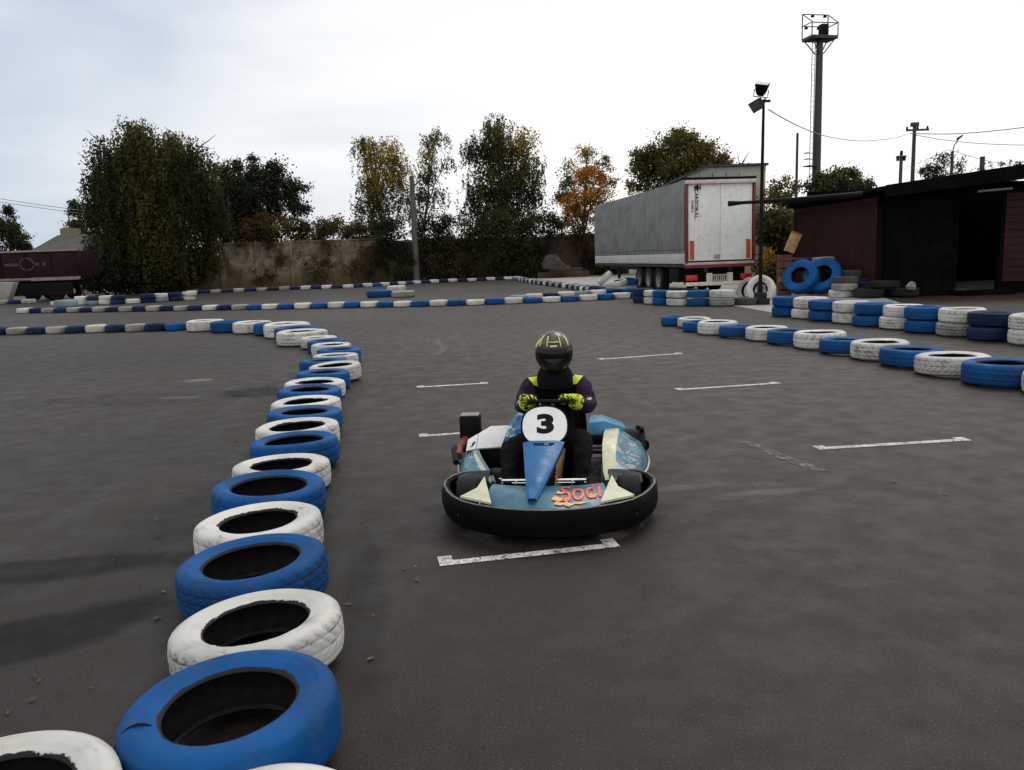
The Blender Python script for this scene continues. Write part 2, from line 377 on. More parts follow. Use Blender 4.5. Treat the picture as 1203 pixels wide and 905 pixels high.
def tyre(x, y, z, r, col, label, group, me=None, tilt=(0, 0), rz=None, far=False, name='painted_tyre', hs=1.):
    """a tyre lying at x,y with its underside at z"""
    if me is None: me = rng.choice(FAR if far else CAR)
    k = r/.34 if me is not KARTT else r/.14
    o = link(bpy.data.objects.new(name, me)); o.material_slots[0].link = 'OBJECT'; o.material_slots[0].material = M[col]
    e_ = rng.uniform(-.018, .018); hs *= rng.uniform(.97, 1.03); o.scale = (k*(1+e_), k*(1-e_), k*hs)
    o.location = (x, y, z+HH[me.name]*k*hs/2+abs(math.sin(tilt[0]))*r+abs(math.sin(tilt[1]))*r)
    o.rotation_mode = 'XYZ'; o.rotation_euler = (tilt[0], tilt[1], 0)
    if rz is None: rz = rng.uniform(0, 6.28)
    o.rotation_euler = (Euler((tilt[0], tilt[1], 0)).to_matrix()@Matrix.Rotation(rz, 3, 'Z')).to_euler()
    tag(o, label, 'tyre', group); NTYRE[0] += 1
    return o
ONES = 'first second third fourth fifth sixth seventh eighth ninth tenth eleventh twelfth thirteenth fourteenth fifteenth sixteenth seventeenth eighteenth nineteenth'.split()
def ordn(n):
    if n < 20: return ONES[n-1]
    t_ = {2: 'twent', 3: 'thirt', 4: 'fort', 5: 'fift', 6: 'sixt'}[n//10]
    return t_+'ieth' if n % 10 == 0 else t_+'y-'+ONES[n % 10-1]
CNAME = {'white': 'white', 'cream': 'dirty white', 'blue': 'blue', 'navy': 'dark navy', 'teal': 'pale teal', 'grey': 'grey', 'bare': 'black'}
class Count(dict):
    def nx(s, k): s[k] = s.get(k, 0)+1; return ordn(s[k])
# --- the long left row
LEFT = 'tyres of the long left kerb row'
near = [('white', 38, 240, 938, 'large white tyre cut by the lower left frame corner, bound with a dark strap', .1),
        ('white', 318, 250, 968, 'white tyre cut by the bottom frame edge, below the big blue tyre', 0),
        ('blue', 272, 262, 830, 'smooth big blue tyre, nearest whole tyre of the left row', 0),
        ('white', 302, 197, 727, 'white tyre with black scuffs round its hole, behind the big smooth blue tyre', 0),
        ('blue', 292, 174, 668, 'blue tyre with ringed sidewall, between the two nearest whole white tyres', 0),
        ('white', 307, 145, 608, 'white tyre with rusty scrape on its right side, left of the kart bumper', 0),
        ('blue', 314, 131, 575, 'blue tyre level with the kart front wheels, left row', 0),
        ('white', 329, 112, 545, 'white tyre with thin worn rim, level with the kart seat in the left row', 0)]
rest = [('blue', 346, 101, 520), ('white', 354, 99, 497), ('blue', 361, 89, 481), ('white', 360, 82, 470), ('blue', 366, 79, 457), ('white', 371, 72, 447.5), ('blue', 377, 64, 440.5), ('white', 389, 65, 433), ('blue', 377, 62, 427), ('white', 395, 56, 416.5), ('blue', 397, 52, 412), ('white', 389, 51, 404.5), ('blue', 384, 48, 400), ('white', 374, 47, 397)]
cnt = Count(); POS = []
for i, (c, x, w, y, lab, tl) in enumerate(near):
    p = G(x, y, .195); r = w/2/F*((p-Vector((0, 0, CAMH))).dot(ray(601.5, 452.5).normalized()))
    if i > 1: cnt.nx(c)
    if i == 0: p = Vector((-1.40, 1.90, .195)); r = .32
    if i == 1: p = Vector((-.685, 1.79, .195)); r = .30
    if i == 2: r = .335
    me = SMOOTHT if i == 2 else CAR[(i*3) % 4]
    ti = [(.03, .05), (-.02, 0), (.03, -.05), (-.02, -.05), (.02, -.04), (0, -.03), (.01, .02), (-.02, 0)][i]
    o = tyre(p.x, p.y, 0, min(r, .345), c, lab, LEFT, me, ti); POS.append((o, c))
    if i < 3: o['keep'] = 1
for c, x, w, y in rest:
    p = G(x, y, .195); r = min(.345, w/2/F*(p.y*cp+.2))
    tyre(p.x, p.y, 0, r, c, '%s tyre, %s %s one from the near end of the long left row' % (CNAME[c], cnt.nx(c), CNAME[c]), LEFT, tilt=(rng.uniform(-.03, .03), rng.uniform(-.03, .03)))
for c, x, Y in (('white', 356, 15.9), ('blue', 351, 16.75), ('white', 338, 17.65), ('blue', 323, 18.45), ('white', 298, 19.15), ('blue', 271, 19.75), ('white', 243, 20.3)):
    X = (x-601.5)/F*Y*cp*1.0+.03*(Y*.108-1.55)*-1
    p = at(x, 395, Y)
    tyre(p.x, Y, 0, .5 if Y < 18 else .46, c, 'wide %s tyre, %s wide %s one round the bend of the left row' % (c, cnt.nx('wide'+c), c), LEFT, hs=.98)
cnt = Count()
for k, c in enumerate(('blue', 'navy', 'cream', 'navy', 'white', 'navy', 'cream', 'navy', 'cream', 'navy', 'cream', 'navy')):
    x = 207-k*23.3; p = at(x, 388, 20.7+k*.07)
    tyre(p.x, p.y, 0, .268, c, '%s small tyre, %s of its colour left of the bend in the left row' % (CNAME[c], cnt.nx(c)), LEFT, far=True, hs=1.1)
# strap on the nearest tyres
def strap(o, a0, me_h, R, mat, r=.006):
    pts = []
    for k in range(13):
        t = -math.pi*.12+k/12*math.pi*1.2
        rr = (R+.62*R)/2+(R*.20+.005)*math.cos(math.pi-t); z = (me_h/2+.004)*math.sin(t)
        pts.append((rr*math.cos(a0), rr*math.sin(a0), z))
    s = MB().tube(pts, r, 6).build('tie_strap', mat, o)
# --- polyline rows
def walk(pts, step):
    P = [Vector((p[0], p[1])) for p in pts]; out = []; i = 0; d = 0.; pos = P[0].copy()
    out.append(pos.copy())
    while i < len(P)-1:
        seg = P[i+1]-pos; need = step-d
        if seg.length >= need:
            pos = pos+seg.normalized()*need; d = 0; out.append(pos.copy())
        else: d += seg.length; i += 1; pos = P[i].copy()
    return out
def push(px, py, r): p = G(px, py); u = Vector((p.x, p.y)).normalized(); return Vector((p.x, p.y))+u*r
# middle row crossing the view
MID = 'tyres of the middle row crossing the lot'
path = [push(*q, .31) for q in ((748, 350.5), (700, 353.5), (640, 356), (560, 359), (480, 361), (400, 362.2), (330, 363.8), (240, 365.2), (120, 367), (20, 368.5))]
cnt = Count()
for i, p in enumerate(walk(path, .645)):
    px = 601+p.x/p.y*F
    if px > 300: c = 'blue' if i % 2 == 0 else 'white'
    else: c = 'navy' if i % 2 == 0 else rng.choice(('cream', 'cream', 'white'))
    zone = 'right end'
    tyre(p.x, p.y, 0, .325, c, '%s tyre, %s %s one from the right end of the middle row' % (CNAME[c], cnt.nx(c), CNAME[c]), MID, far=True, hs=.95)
# far row along the wall, then down the right side to the trailer
FARW = 'tyres of the far row below the concrete wall'
path = [push(*q, .3) for q in ((226, 345.5), (300, 342.5), (350, 340.6), (405, 339), (440, 337), (490, 333.8), (520, 332.2), (570, 330), (598, 328.6))]
cnt = Count()
for i, p in enumerate(walk(path, .70)):
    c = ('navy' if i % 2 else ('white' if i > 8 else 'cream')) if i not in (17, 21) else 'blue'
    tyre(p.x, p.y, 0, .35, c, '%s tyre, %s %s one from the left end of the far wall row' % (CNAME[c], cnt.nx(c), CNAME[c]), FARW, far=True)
SIDE = 'tyres of the far row running back beside the apron'
path = [push(*q, .3) for q in ((606, 329), (618, 331.5), (640, 335), (675, 339.5), (701, 345))]
cnt = Count()
for i, p in enumerate(walk(path, .74)):
    c = 'navy' if i % 2 else ('cream' if i % 3 else 'white')
    tyre(p.x, p.y, 0, .35, c, '%s tyre, %s %s one from the wall in the row beside the apron' % (CNAME[c], cnt.nx(c), CNAME[c]), SIDE, far=True)
# second middle row just behind, and the heap at its right end
SEC = 'tyres of the short row behind the middle row'
path = [push(*q, .3) for q in ((735, 345.5), (700, 348), (650, 351), (606, 354))]
cnt = Count()
for i, p in enumerate(walk(path, .70)):
    c = ('white', 'navy', 'white', 'teal')[i % 4] if i else 'blue'
    tyre(p.x, p.y, 0, .33, c, '%s tyre, %s %s one from the right in the short second row' % (CNAME[c], cnt.nx(c), CNAME[c]), SEC, far=True)
HEAP = 'tyres heaped behind the middle row near the trailer wheels'
for (px, py, z, r, c, tl, lab) in ((715, 343.0, .0, .34, 'blue', (0, 0), 'blue tyre low in the heap near the trailer wheels, left side'), (736, 342, .0, .36, 'teal', (0, .06), 'pale teal tyre low in the heap near the trailer wheels, right side'),
        (727, 341, .21, .35, 'white', (.1, -.15), 'white tyre on top of the heap near the trailer wheels'), (711, 340, .22, .35, 'white', (0, -.75), 'white tyre tipped steeply against the heap near the trailer wheels'), (700, 341, .0, .35, 'navy', (.05, .1), 'dark tyre at the left foot of the heap by the trailer'),
        (740, 339, .22, .36, 'blue', (.12, .05), 'blue tyre resting highest at the right of the heap by the trailer')):
    p = G(px, py+3); tyre(p.x, p.y, z, r, c, lab, HEAP, tilt=tl, far=True)
# cluster alone before the concrete pole
CL = 'small cluster of tyres before the concrete pole'
for (px, py, z, r, c, lab) in ((446, 350, 0, .56, 'blue', 'big blue tyre lying left in the small cluster before the concrete pole'), (474, 350, 0, .52, 'cream', 'big dirty white tyre lying right in the cluster before the concrete pole'), (466, 343, .0, .5, 'white', 'white tyre lying behind the pair in the cluster before the concrete pole')):
    p = push(px, py, r); tyre(p.x, p.y, z, r, c, lab, CL, hs=.95 if z == 0 else .8)
# left double stack
DBL = 'double stacked tyres on the far left'
path = [push(*q, .3) for q in ((222, 353), (150, 357.5), (66, 359.5))]
cnt = Count()
for i, p in enumerate(walk(path, .68)):
    for lev in (0, 1):
        if lev and i in (4, 9, 10): continue
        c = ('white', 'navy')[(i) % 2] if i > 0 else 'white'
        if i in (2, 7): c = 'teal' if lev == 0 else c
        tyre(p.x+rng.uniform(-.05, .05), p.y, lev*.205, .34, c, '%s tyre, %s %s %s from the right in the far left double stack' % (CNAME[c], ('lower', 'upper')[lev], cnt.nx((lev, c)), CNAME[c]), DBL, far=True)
for (px, py, r, c, lab) in ((78, 361.5, .5, 'teal', 'big pale tyre lying before the far left double stack'), (34, 357, .36, 'cream', 'dirty white tyre left of the far left double stack'), (18, 357.5, .36, 'navy', 'dark tyre beside the dirty white one at the far left'), (2, 358, .36, 'cream', 'dirty white tyre at the left frame edge below the maroon trailer')):
    p = push(px, py, r); tyre(p.x, p.y, 0, r, c, lab, DBL, far=True)
# right front row
RF = 'tyres of the single row on the right'
cnt = Count()
for (c, x, y, r) in (('blue', 3.56, 17.2, .32), ('white', 3.80, 16.55, .34), ('blue', 3.72, 15.75, .33), ('white', 3.91, 15.05, .37), ('blue', 4.12, 14.40, .35), ('white', 4.42, 13.78, .36), ('blue', 4.58, 13.10, .36), ('white', 4.80, 12.42, .39), ('blue', 4.90, 11.72, .36), ('white', 5.08, 11.03, .38), ('blue', 5.15, 10.27, .39), ('white', 5.24, 9.50, .40), ('blue', 5.36, 8.72, .40), ('white', 5.55, 7.95, .39)):
    lab = '%s tyre, %s %s one from the far end of the right single row' % (c, cnt.nx(c), c)
    tyre(x, y, 0, r, c, lab, RF, tilt=(rng.uniform(-.02, .02), rng.uniform(-.02, .02)), me=CAR[rng.randrange(4)])
# right double row
RD = 'double stacked tyres on the right'
cnt = Count()
for k in range(11):
    y = 18.6-k*.735; x = 6.46+k*.155+(.05 if k % 2 else -.03)
    for lev in (0, 1):
        c = ('blue', 'white')[k % 2]
        if k == 8: c = 'navy'
        if k == 7 and lev == 0: c = 'cream'
        tyre(x+rng.uniform(-.04, .04), y+rng.uniform(-.03, .03), lev*.222, .365, c, '%s tyre, %s %s %s from the far end of the right double row' % (CNAME[c], ('lower', 'upper')[lev], cnt.nx((lev, c)), CNAME[c]), RD, hs=1.0)
# double stacks before the trailer
TR = 'double stacked tyres before the trailer'
for (x, y, c, lab) in ((4.25, 25.6, 'navy', 'dark blue tyre leftmost in the stacks before the trailer'), (4.46, 24.75, 'white', 'white tyre half hidden second in the stacks before the trailer'), (4.62, 24.15, 'blue', 'bright blue tyre third in the stacks before the trailer'), (4.93, 23.5, 'white', 'white tyre left of the blue pair below the trailer light'), (5.46, 23.2, 'blue', 'blue tyre between two white stacks below the trailer plate'), (6.03, 22.9, 'white', 'white tyre rightmost in the stacks below the trailer plate')):
    for lev in (0, 1):
        cc = 'cream' if (c == 'white' and x > 6 and lev == 0) else c
        tyre(x, y, lev*.215, .33 if x < 6 else .36, cc, lab.replace('tyre', 'tyre of the '+('lower', 'upper')[lev]+' tier,', 1).replace('white', CNAME[cc], 1), TR, tilt=(rng.uniform(-.02, .02), .02 if lev else 0), hs=1.02)
tyre(6.74, 22.72, 0, .35, 'grey', 'grey unpainted tyre lying between the white stack and the lamp pole', 'loose tyres by the lamp pole')
# lamp pole tyres
LP = Vector((G(893, 358).x, G(893, 358).y))
o = tyre(LP.x+.0, LP.y+.36, -.0, .41, 'white', 'white tyre standing on edge leaning on the lamp pole', 'loose tyres by the lamp pole', me=TRUCK)
o.rotation_euler = Euler((R_(78), 0, R_(-28))).to_matrix().to_euler(); o.location = (LP.x+.10, LP.y+.25, .40)
o = tyre(LP.x-.35, LP.y+.62, 0, .38, 'cream', 'dirty white tyre standing half hidden behind the white leaning tyre', 'loose tyres by the lamp pole', me=CAR[1])
o.rotation_euler = Euler((R_(80), 0, R_(-40))).to_matrix().to_euler(); o.location = (LP.x-.10, LP.y+.60, .375)
for k in (0, 1):
    tyre(LP.x, LP.y, k*.155, .17, 'bare', ('lower', 'upper')[k]+' small black kart tyre threaded on the lamp pole foot', 'kart tyres on the lamp pole foot', me=KARTT, name='kart_tyre')
# standing big blue tyres and the dump beside the container
DUMP = 'tyres dumped beside the maroon container'
def stand(px, py, Y, r, c, lean, yaw, lab, me=None, hs=1.):
    p = at(px, py, Y); o = tyre(p.x, Y, 0, r, c, lab, DUMP, me=me or TRUCK, hs=hs)
    o.rotation_euler = (Matrix.Rotation(yaw, 3, 'Z')@Matrix.Rotation(R_(90)-lean, 3, 'X')@Matrix.Rotation(rng.uniform(0, 6), 3, 'Z')).to_euler()
    o.location = (p.x, Y, r*math.cos(lean)+HH[o.data.name]*r/.34*.5*math.sin(lean)); return o
stand(941, 325, 26.0, .58, 'blue', R_(30), R_(-42), 'left of two big blue tyres standing on edge by the container', hs=.8)
stand(967, 325, 25.8, .60, 'blue', R_(32), R_(-38), 'right of two big blue tyres standing on edge by the container', hs=.8)
def lie(px, Y, z, r, c, lab, tl=(0, 0), far=False):
    p = at(px, 340, Y); return tyre(p.x, Y, z, r, c, lab, DUMP, tilt=tl)
for k, c in enumerate(('white', 'cream', 'grey')):
    lie(991+k, 24.6, k*.215, .37, c, '%s tyre, %s of three stacked right of the standing blue tyres' % (CNAME[c], ('bottom', 'middle', 'top')[k]))
for k, (px, Y, z, r, c, lab) in enumerate(((958, 27.2, 0, .4, 'bare', 'black tyre at the bottom behind the standing blue tyres'), (957, 27.2, .24, .4, 'bare', 'black tyre second up behind the standing blue tyres'), (956, 27.2, .48, .4, 'bare', 'black tyre third up behind the standing blue tyres'), (955, 27.2, .72, .4, 'bare', 'black tyre fourth up behind the standing blue tyres'),
        (946, 27.0, .96, .38, 'navy', 'dark blue tyre on top of the pile, left of the grey white one'), (962, 26.9, .96, .36, 'cream', 'grey white tyre crowning the pile behind the standing blue tyres'), (980, 27.4, 0, .4, 'bare', 'black tyre at the bottom of the pile right of the crowned one'), (980, 27.4, .24, .4, 'bare', 'black tyre second up in the pile right of the crowned one'), (981, 27.4, .48, .4, 'bare', 'black tyre topmost in the pile right of the crowned one'),
        (1030, 25.6, 0, .42, 'bare', 'black tyre hidden low behind the middle of the low pile'), (1046, 25.4, .24, .42, 'bare', 'black tyre leaning high by the container end'), (1046, 25.4, 0, .42, 'bare', 'black tyre low by the container end'),
        (1003, 26.3, 0, .42, 'bare', 'black tyre at the bottom behind the three stacked pale tyres'), (1002, 26.3, .24, .42, 'bare', 'black tyre in the middle behind the three stacked pale tyres'), (1004, 26.3, .48, .42, 'grey', 'black tyre with pale worn rim behind the three stacked pale tyres'),
        (1024, 24.8, .20, .42, 'navy', 'dark blue tyre on the low black pile before the container'), (1016, 24.3, 0, .42, 'bare', 'black tyre at the left of the low pile before the container'), (1036, 24.2, 0, .42, 'bare', 'black tyre at the right of the low pile before the container'), (1058, 24.0, 0, .40, 'bare', 'black tyre alone at the shed corner'), (1012, 25.6, .0, .42, 'bare', 'black tyre low behind the left tyre of the low pile'), (1012, 25.6, .24, .42, 'bare', 'black tyre raised behind the left tyre of the low pile'), (1036, 24.2, .24, .40, 'bare', 'black tyre on the right tyre of the low pile'))):
    lie(px, Y, z, r, c, lab, (rng.uniform(-.05, .05), rng.uniform(-.05, .05)))
for o, c in POS[:3]:
    pass
strap(POS[0][0], 1.0, .2, .34, M['rubber'], .007); strap(POS[2][0], 3.35, .2, .34, M['rubber'], .004); strap(POS[1][0], 1.6, .2, .34, M['rubber'], .004)

# a few fallen leaves and bits of grit lying about
_r = random.Random(5); mb = MB()
for _ in range(190):
    if _r.random() < .6:
        y = _r.uniform(1.8, 14); x = -1.0-.13*y+_r.choice((-1, 1))*_r.uniform(.34, .8)+(.25 if y < 4 else 0)
    else: x, y = _r.uniform(-5, 6), _r.uniform(2, 16)
    a = _r.uniform(0, 6.28); L_ = _r.uniform(.008, .024); W_ = L_*_r.uniform(.35, .6); u = Vector((math.cos(a), math.sin(a), 0)); v = Vector((-u.y, u.x, 0)); c = Vector((x, y, .006))
    mb.add([c+u*L_, c+v*W_+Vector((0, 0, _r.uniform(0, .01))), c-u*L_+Vector((0, 0, .004)), c-v*W_+Vector((0, 0, _r.uniform(0, .01)))], [(0, 1, 2, 3)])
tag(mb.build('fallen_leaves', simple('dry_leaf', (.13, .075, .03), .8, var=.6, scale=3), smooth=0), 'scattered dry leaves and grit lying on the tarmac', 'leaves', kind='stuff')
# ------------------------------------------------------------------ go-kart (local frame: x to the right in the photo, y away from the camera)
KTH = R_(-5); ko = G(641, 634, .05)
kart = thing('go_kart', 'blue rental go-kart with black wrap-around bumper and round number 3 plate', 'go-kart', (ko.x, ko.y, 0), KTH)
def decal_teal():
    t = NT('teal_decal_plastic'); o = t.obj(); n = t.noise(o, 7., 4, .6, dist=.6); n2 = t.noise(o, 16., 3, .6, dist=.8)
    c = t.mix(t.ramp(n, .38, .66), (.014, .10, .165), (.05, .20, .26)); c = t.mix(t.ramp(n2, .58, .64, 0, .8), c, (.30, .33, .32))
    v = t.n('ShaderNodeTexVoronoi'); v.inputs['Scale'].default_value = 7.5; t.set(v.inputs['Vector'], t.vec('ADD', o, t.vec('SCALE', t.noise(o, 9., 3, col=True), (0, 0, 0))))
    pick = t.math('GREATER_THAN', t.sepxyz(v.outputs['Color'])[1], .72)
    c = t.mix(t.math('MULTIPLY', pick, t.ramp(v.outputs['Distance'], .42, .30)), c, t.mix(t.ramp(n2, .4, .6), (.42, .16, .17), (.55, .42, .40)))
    return t.out(c, .32)
KT = dict(blue=simple('blue_gloss_plastic', (.009, .108, .29), .36, var=.2, scale=7, spec=.25), teal=decal_teal(), teal2=simple('teal_fairing_plastic', (.016, .115, .18), .36, var=.35, scale=7),
          cream=simple('cream_decal', (.52, .52, .36), .4, var=.15, scale=12), white=simple('white_plastic', (.78, .79, .78), .35, var=.06, scale=6),
          red=simple('red_orange_decal', (.62, .075, .03), .4, var=.35, scale=22), yellow=simple('yellow_orange_decal', (.72, .36, .07), .4, var=.35, scale=16),
          tank=simple('amber_tank_plastic', (.36, .22, .05), .4, var=.5, scale=14), alu=simple('bare_aluminium', (.45, .45, .44), .35, .9, var=.2, scale=20), lip=simple('scuffed_bumper_edge', (.11, .11, .11), .45, var=.5, scale=14))
def swirl():
    t = NT('blue_swirl_decal'); o = t.obj(); n = t.noise(o, 8., 2, .5, dist=2.2); n2 = t.noise(o, 11., 2, .5, dist=2.)
    c = t.mix(t.ramp(n, .44, .52), (.012, .05, .20), (.06, .24, .42)); c = t.mix(t.ramp(n2, .58, .62), c, (.60, .66, .66)); c = t.mix(t.ramp(n, .64, .67), c, (.28, .45, .16))
    return t.out(c, .35, spec=.3)
def sym(pts): return [(-x, y) for x, y in pts[::-1] if x > 1e-6]+list(pts)
# bumper outline, half: centre -> end
bo = [(0, 0), (.10, .006), (.20, .028), (.30, .068), (.40, .118), (.49, .19), (.56, .285), (.61, .39), (.645, .50), (.652, .60), (.625, .70), (.565, .775), (.50, .80)]
BO = sym(bo)
def band(sec, end_taper=True):
    """sweep a (inward offset, z) section along the outline"""
    S = []
    for i, (x, y) in enumerate(BO):
        a = BO[max(i-1, 0)]; b = BO[min(i+1, len(BO)-1)]
        t = Vector((b[0]-a[0], b[1]-a[1], 0)).normalized(); n = Vector((-t.y, t.x, 0))
        k = abs(i-(len(BO)-1)/2)/((len(BO)-1)/2)
        lift = .018*max(0, k-.45)/.55
        S.append([(x+n.x*o_, y+n.y*o_, z*(1 if z > .1 else 1)+lift) for o_, z in sec])
    return S
MB().loft(band([(.035, .040), (.012, .055), (.002, .10), (0, .14), (.006, .185), (.016, .203), (.034, .206), (.046, .196), (.05, .15), (.052, .06)])).build('front_bumper', M['black'], kart, smooth=40)
tm = MB().loft(band([(.014, .2050), (.018, .2090), (.023, .2092), (.026, .2065)])).build('bumper_edge', KT['lip'], kart, smooth=60)  # grey piping, the lip's highlight is put into its colour
mb = MB()
for s in (-1, 1): mb.tube([(s*.12, .10, .13), (s*.14, .42, .12)], .014)
mb.tube([(-.50, .22, .12), (-.3, .11, .12), (0, .06, .12), (.3, .11, .12), (.50, .22, .12)], .014)
mb.build('bumper_mount', M['steel'], kart)
# floor tray and frame
MB().prism([(-.30, .20, .045), (.30, .20, .045), (.34, 1.3, .045), (.36, 1.75, .045), (-.36, 1.75, .045), (-.34, 1.3, .045)], (0, 0, .012)).build('floor_tray', M['satin'], kart)
mb = MB()
for s in (-1, 1): mb.tube([(s*.14, .15, .075), (s*.30, .35, .075), (s*.33, .9, .075), (s*.36, 1.7, .085), (s*.33, 1.95, .1)], .016)
mb.tube([(-.36, 1.62, .13), (.36, 1.62, .13)], .018); mb.tube([(-.33, .55, .085), (.33, .55, .085)], .015)
mb.build('frame', M['steel'], kart)
# wheels
def wheel(x, y, r, w, lab=None):
    p = [(r*.52, -w*.42), (r*.62, -w*.5), (r*.88, -w*.5), (r*.985, -w*.40), (r, -w*.2), (r, w*.2), (r*.985, w*.40), (r*.88, w*.5), (r*.62, w*.5), (r*.52, w*.42)]
    o = MB().lathe(p, n=40, axis='x', closed=True).build('wheel', M['rubber'], kart, smooth=40, loc=(x, y, r+.004))
    MB().lathe([(.001, -w*.25), (r*.2, -w*.3), (r*.25, -w*.15), (r*.42, -w*.2), (r*.50, -w*.44), (r*.55, -w*.46), (r*.55, w*.46), (r*.50, w*.44), (r*.42, w*.2), (r*.25, w*.15), (r*.2, w*.3), (.001, w*.25)], n=28, axis='x').build('rim', KT['alu'], o, smooth=40)
    return o
for s in (-1, 1): wheel(s*.475, .50, .128, .13); wheel(s*.56, 1.66, .14, .20)
MB().tube([(-.60, 1.66, .145), (.60, 1.66, .145)], .018, 10).build('rear_axle', M['steel'], kart)
mb = MB()
for s in (-1, 1): mb.tube([(s*.16, .5, .13), (s*.42, .5, .13)], .014)
mb.build('stub_axle', M['steel'], kart)
# teal front fairing
def grid(fn, nu, nv, th=.004):
    V = []; Fc = []
    for side in (0, 1):
        for i in range(nu+1):
            for j in range(nv+1):
                p = Vector(fn(i/nu, j/nv)); p.z -= side*th; V.append(p)
    n = (nu+1)*(nv+1); W = nv+1
    for i in range(nu):
        for j in range(nv):
            a = i*W+j; Fc += [(a, a+1, a+W+1, a+W), (n+a+W, n+a+W+1, n+a+1, n+a)]
    for i in range(nu): a = i*W; b = i*W+nv; Fc += [(a+W, n+a+W, n+a, a), (b, n+b, n+b+W, b+W)]
    for j in range(nv): a = j; b = nu*W+j; Fc += [(a, n+a, n+a+1, a+1), (b+1, n+b+1, n+b, b)]
    return V, Fc
def fair(u, v):           # u across, v from lip to pedals
    x = (-1+2*u)*(.345-.02*v); y0 = .055+.16*(abs(x)/.36)**1.8*1.0; y1 = .36+.10*(abs(x)/.345)**2
    y = y0+(y1-y0)*v; z = .195+.05*math.sin(min(1, v*1.15)*math.pi*.62)-.01*(abs(x)/.36)
    return (x, y, z)
MB().add(*grid(fair, 24, 10, .006)).build('front_fairing', KT['teal2'], kart, smooth=50)
def lifted(fn, d): return lambda u, v: tuple(Vector(fn(u, v))+Vector((0, -d*.35, d)))
for s in (-1, 1):
    pr = MB()
    P0 = [(s*.30, .125, .206), (s*.49, .235, .212), (s*.405, .335, .232), (s*.375, .47, .262), (s*.352, .36, .246)]
    P0 = [Vector(p)+Vector((0, 0, .012)) for p in P0]
    pr.prism(P0, (0, 0, -.012)).build('fairing_corner', KT['cream'], kart)
    a = MB(); sec = []
    for k in range(9):     # dark arch panel over the wheel, falling to the bumper end
        t = k/8; x = s*(.36+.20*t); sec.append([(x, .50+.05*t, .235-.03*t), (x, .62+.05*t, .268-.04*t*t), (x, .75+.03*t, .215-.03*t), (x, .75+.03*t, .20-.03*t), (x, .62+.05*t, .258-.04*t*t), (x, .50+.05*t, .225-.03*t)])
    a.loft(sec).build('wheel_arch', simple('dark_blue_plastic', (.005, .013, .025), .5, var=.3, scale=8, spec=.15), kart, smooth=50)
def text_mesh(body, size, mat, name, parent, mtx, extrude=.002, offset=0., shear=0., spacing=1.):
    cu = bpy.data.curves.new('txt', 'FONT'); cu.body = body; cu.size = size; cu.extrude = extrude; cu.align_x = 'CENTER'; cu.align_y = 'CENTER'; cu.offset = offset; cu.shear = shear; cu.space_character = spacing; cu.resolution_u = 4
    o = bpy.data.objects.new('txt', cu); COL.objects.link(o)
    dg = bpy.context.evaluated_depsgraph_get(); me = bpy.data.meshes.new_from_object(o.evaluated_get(dg)); bpy.data.objects.remove(o)
    me.transform(mtx); me.materials.clear(); me.materials.append(mat)
    q = link(bpy.data.objects.new(name, me)); q.parent = parent; return q
def drape(o, fn):
    for v in o.data.vertices: v.co = fn(v.co)
    o.data.update()
# lettering over the right half of the fairing, following its surface
def onfair(co):
    x = co.x; v = min(1, max(0, co.y)); u = (x/(.345-.02*v)+1)/2; q = Vector(fair(u, v)); return q+Vector((0, -.002, .004+co.z))
lt = text_mesh('Sodi', 1., KT['red'], 'fairing_lettering', kart, Matrix.Translation((.185, .52, 0))@Matrix.Rotation(.05, 4, 'Z')@Matrix.Diagonal((.135, .95, .8, 1)), .002, .012, .25); drape(lt, onfair)
fl = MB()
for k, (x, v, L, h) in enumerate(((.03, .28, .11, .16), (.045, .14, .09, .12), (.10, .10, .07, .14), (.055, .5, .06, .14), (.24, .30, .06, .1), (.15, .12, .09, .08))):
    Pq = [(x, v, .0005), (x+L*.4, v-h*.35, .0005), (x+L, v+h*.2, .0005), (x+L*.45, v+h*.3, .0005), (x+L*.15, v+h*.8, .0005)]
    fl.prism(Pq, (0, 0, .0012))
fo = fl.build('flame_decal', KT['yellow'], kart, smooth=0); drape(fo, lambda c: onfair(c))
# nose cone (the blue steering fairing)
secs = []
for t in (0, .2, .45, .7, .88, 1):
    y = .70+(.135-.70)*t; z = .425+(.232-.425)*t**.95; hw = .112*(1-t)**.95+.030; d = .10*(1-t)+.03
    z -= .0
    secs.append([(-hw*.9-.03+.0*t-.045*t, y, z-.004), (-hw*.55-.03-.045*t, y-.014, z+.010), (hw*.55-.03-.045*t, y-.014, z+.010), (hw*.9-.03-.045*t, y, z-.004), (hw*.80-.03-.045*t, y+d, z-d*.75), (-hw*.80-.03-.045*t, y+d, z-d*.75)])
nose = MB().loft(secs).build('nose_cone', KT['blue'], kart, smooth=40)
MB().prism([(-.095, .664, .4235), (.040, .664, .4235), (.026, .640, .4145), (-.082, .640, .4145)], (0, -.006, .004)).build('nose_slot', M['satin'], nose)
for q in ((-.018, .648, .4215), (-.045, .47, .353), (-.004, .648, .4215)): MB().lathe([(.0, .004), (.006, .003), (.007, 0)], q, 10).build('bolt', M['chrome'], nose)
mb = MB()
for s in (-1, 1): mb.prism([(s*.085-.03, .70, .36), (s*.125-.03, .86, .34), (s*.10-.045, .80, .12), (s*.075-.045, .50, .14)], (s*.006, 0, 0))
mb.build('nose_side', KT['tank'], kart)
MB().box((-.03, .86, .17), (.20, .24, .18)).build('fuel_tank', KT['tank'], kart, bevel=.03)
MB().tube([(-.03, .55, .10), (-.028, .80, .44), (-.026, 1.02, .585)], .013).build('steering_column', M['steel'], kart)
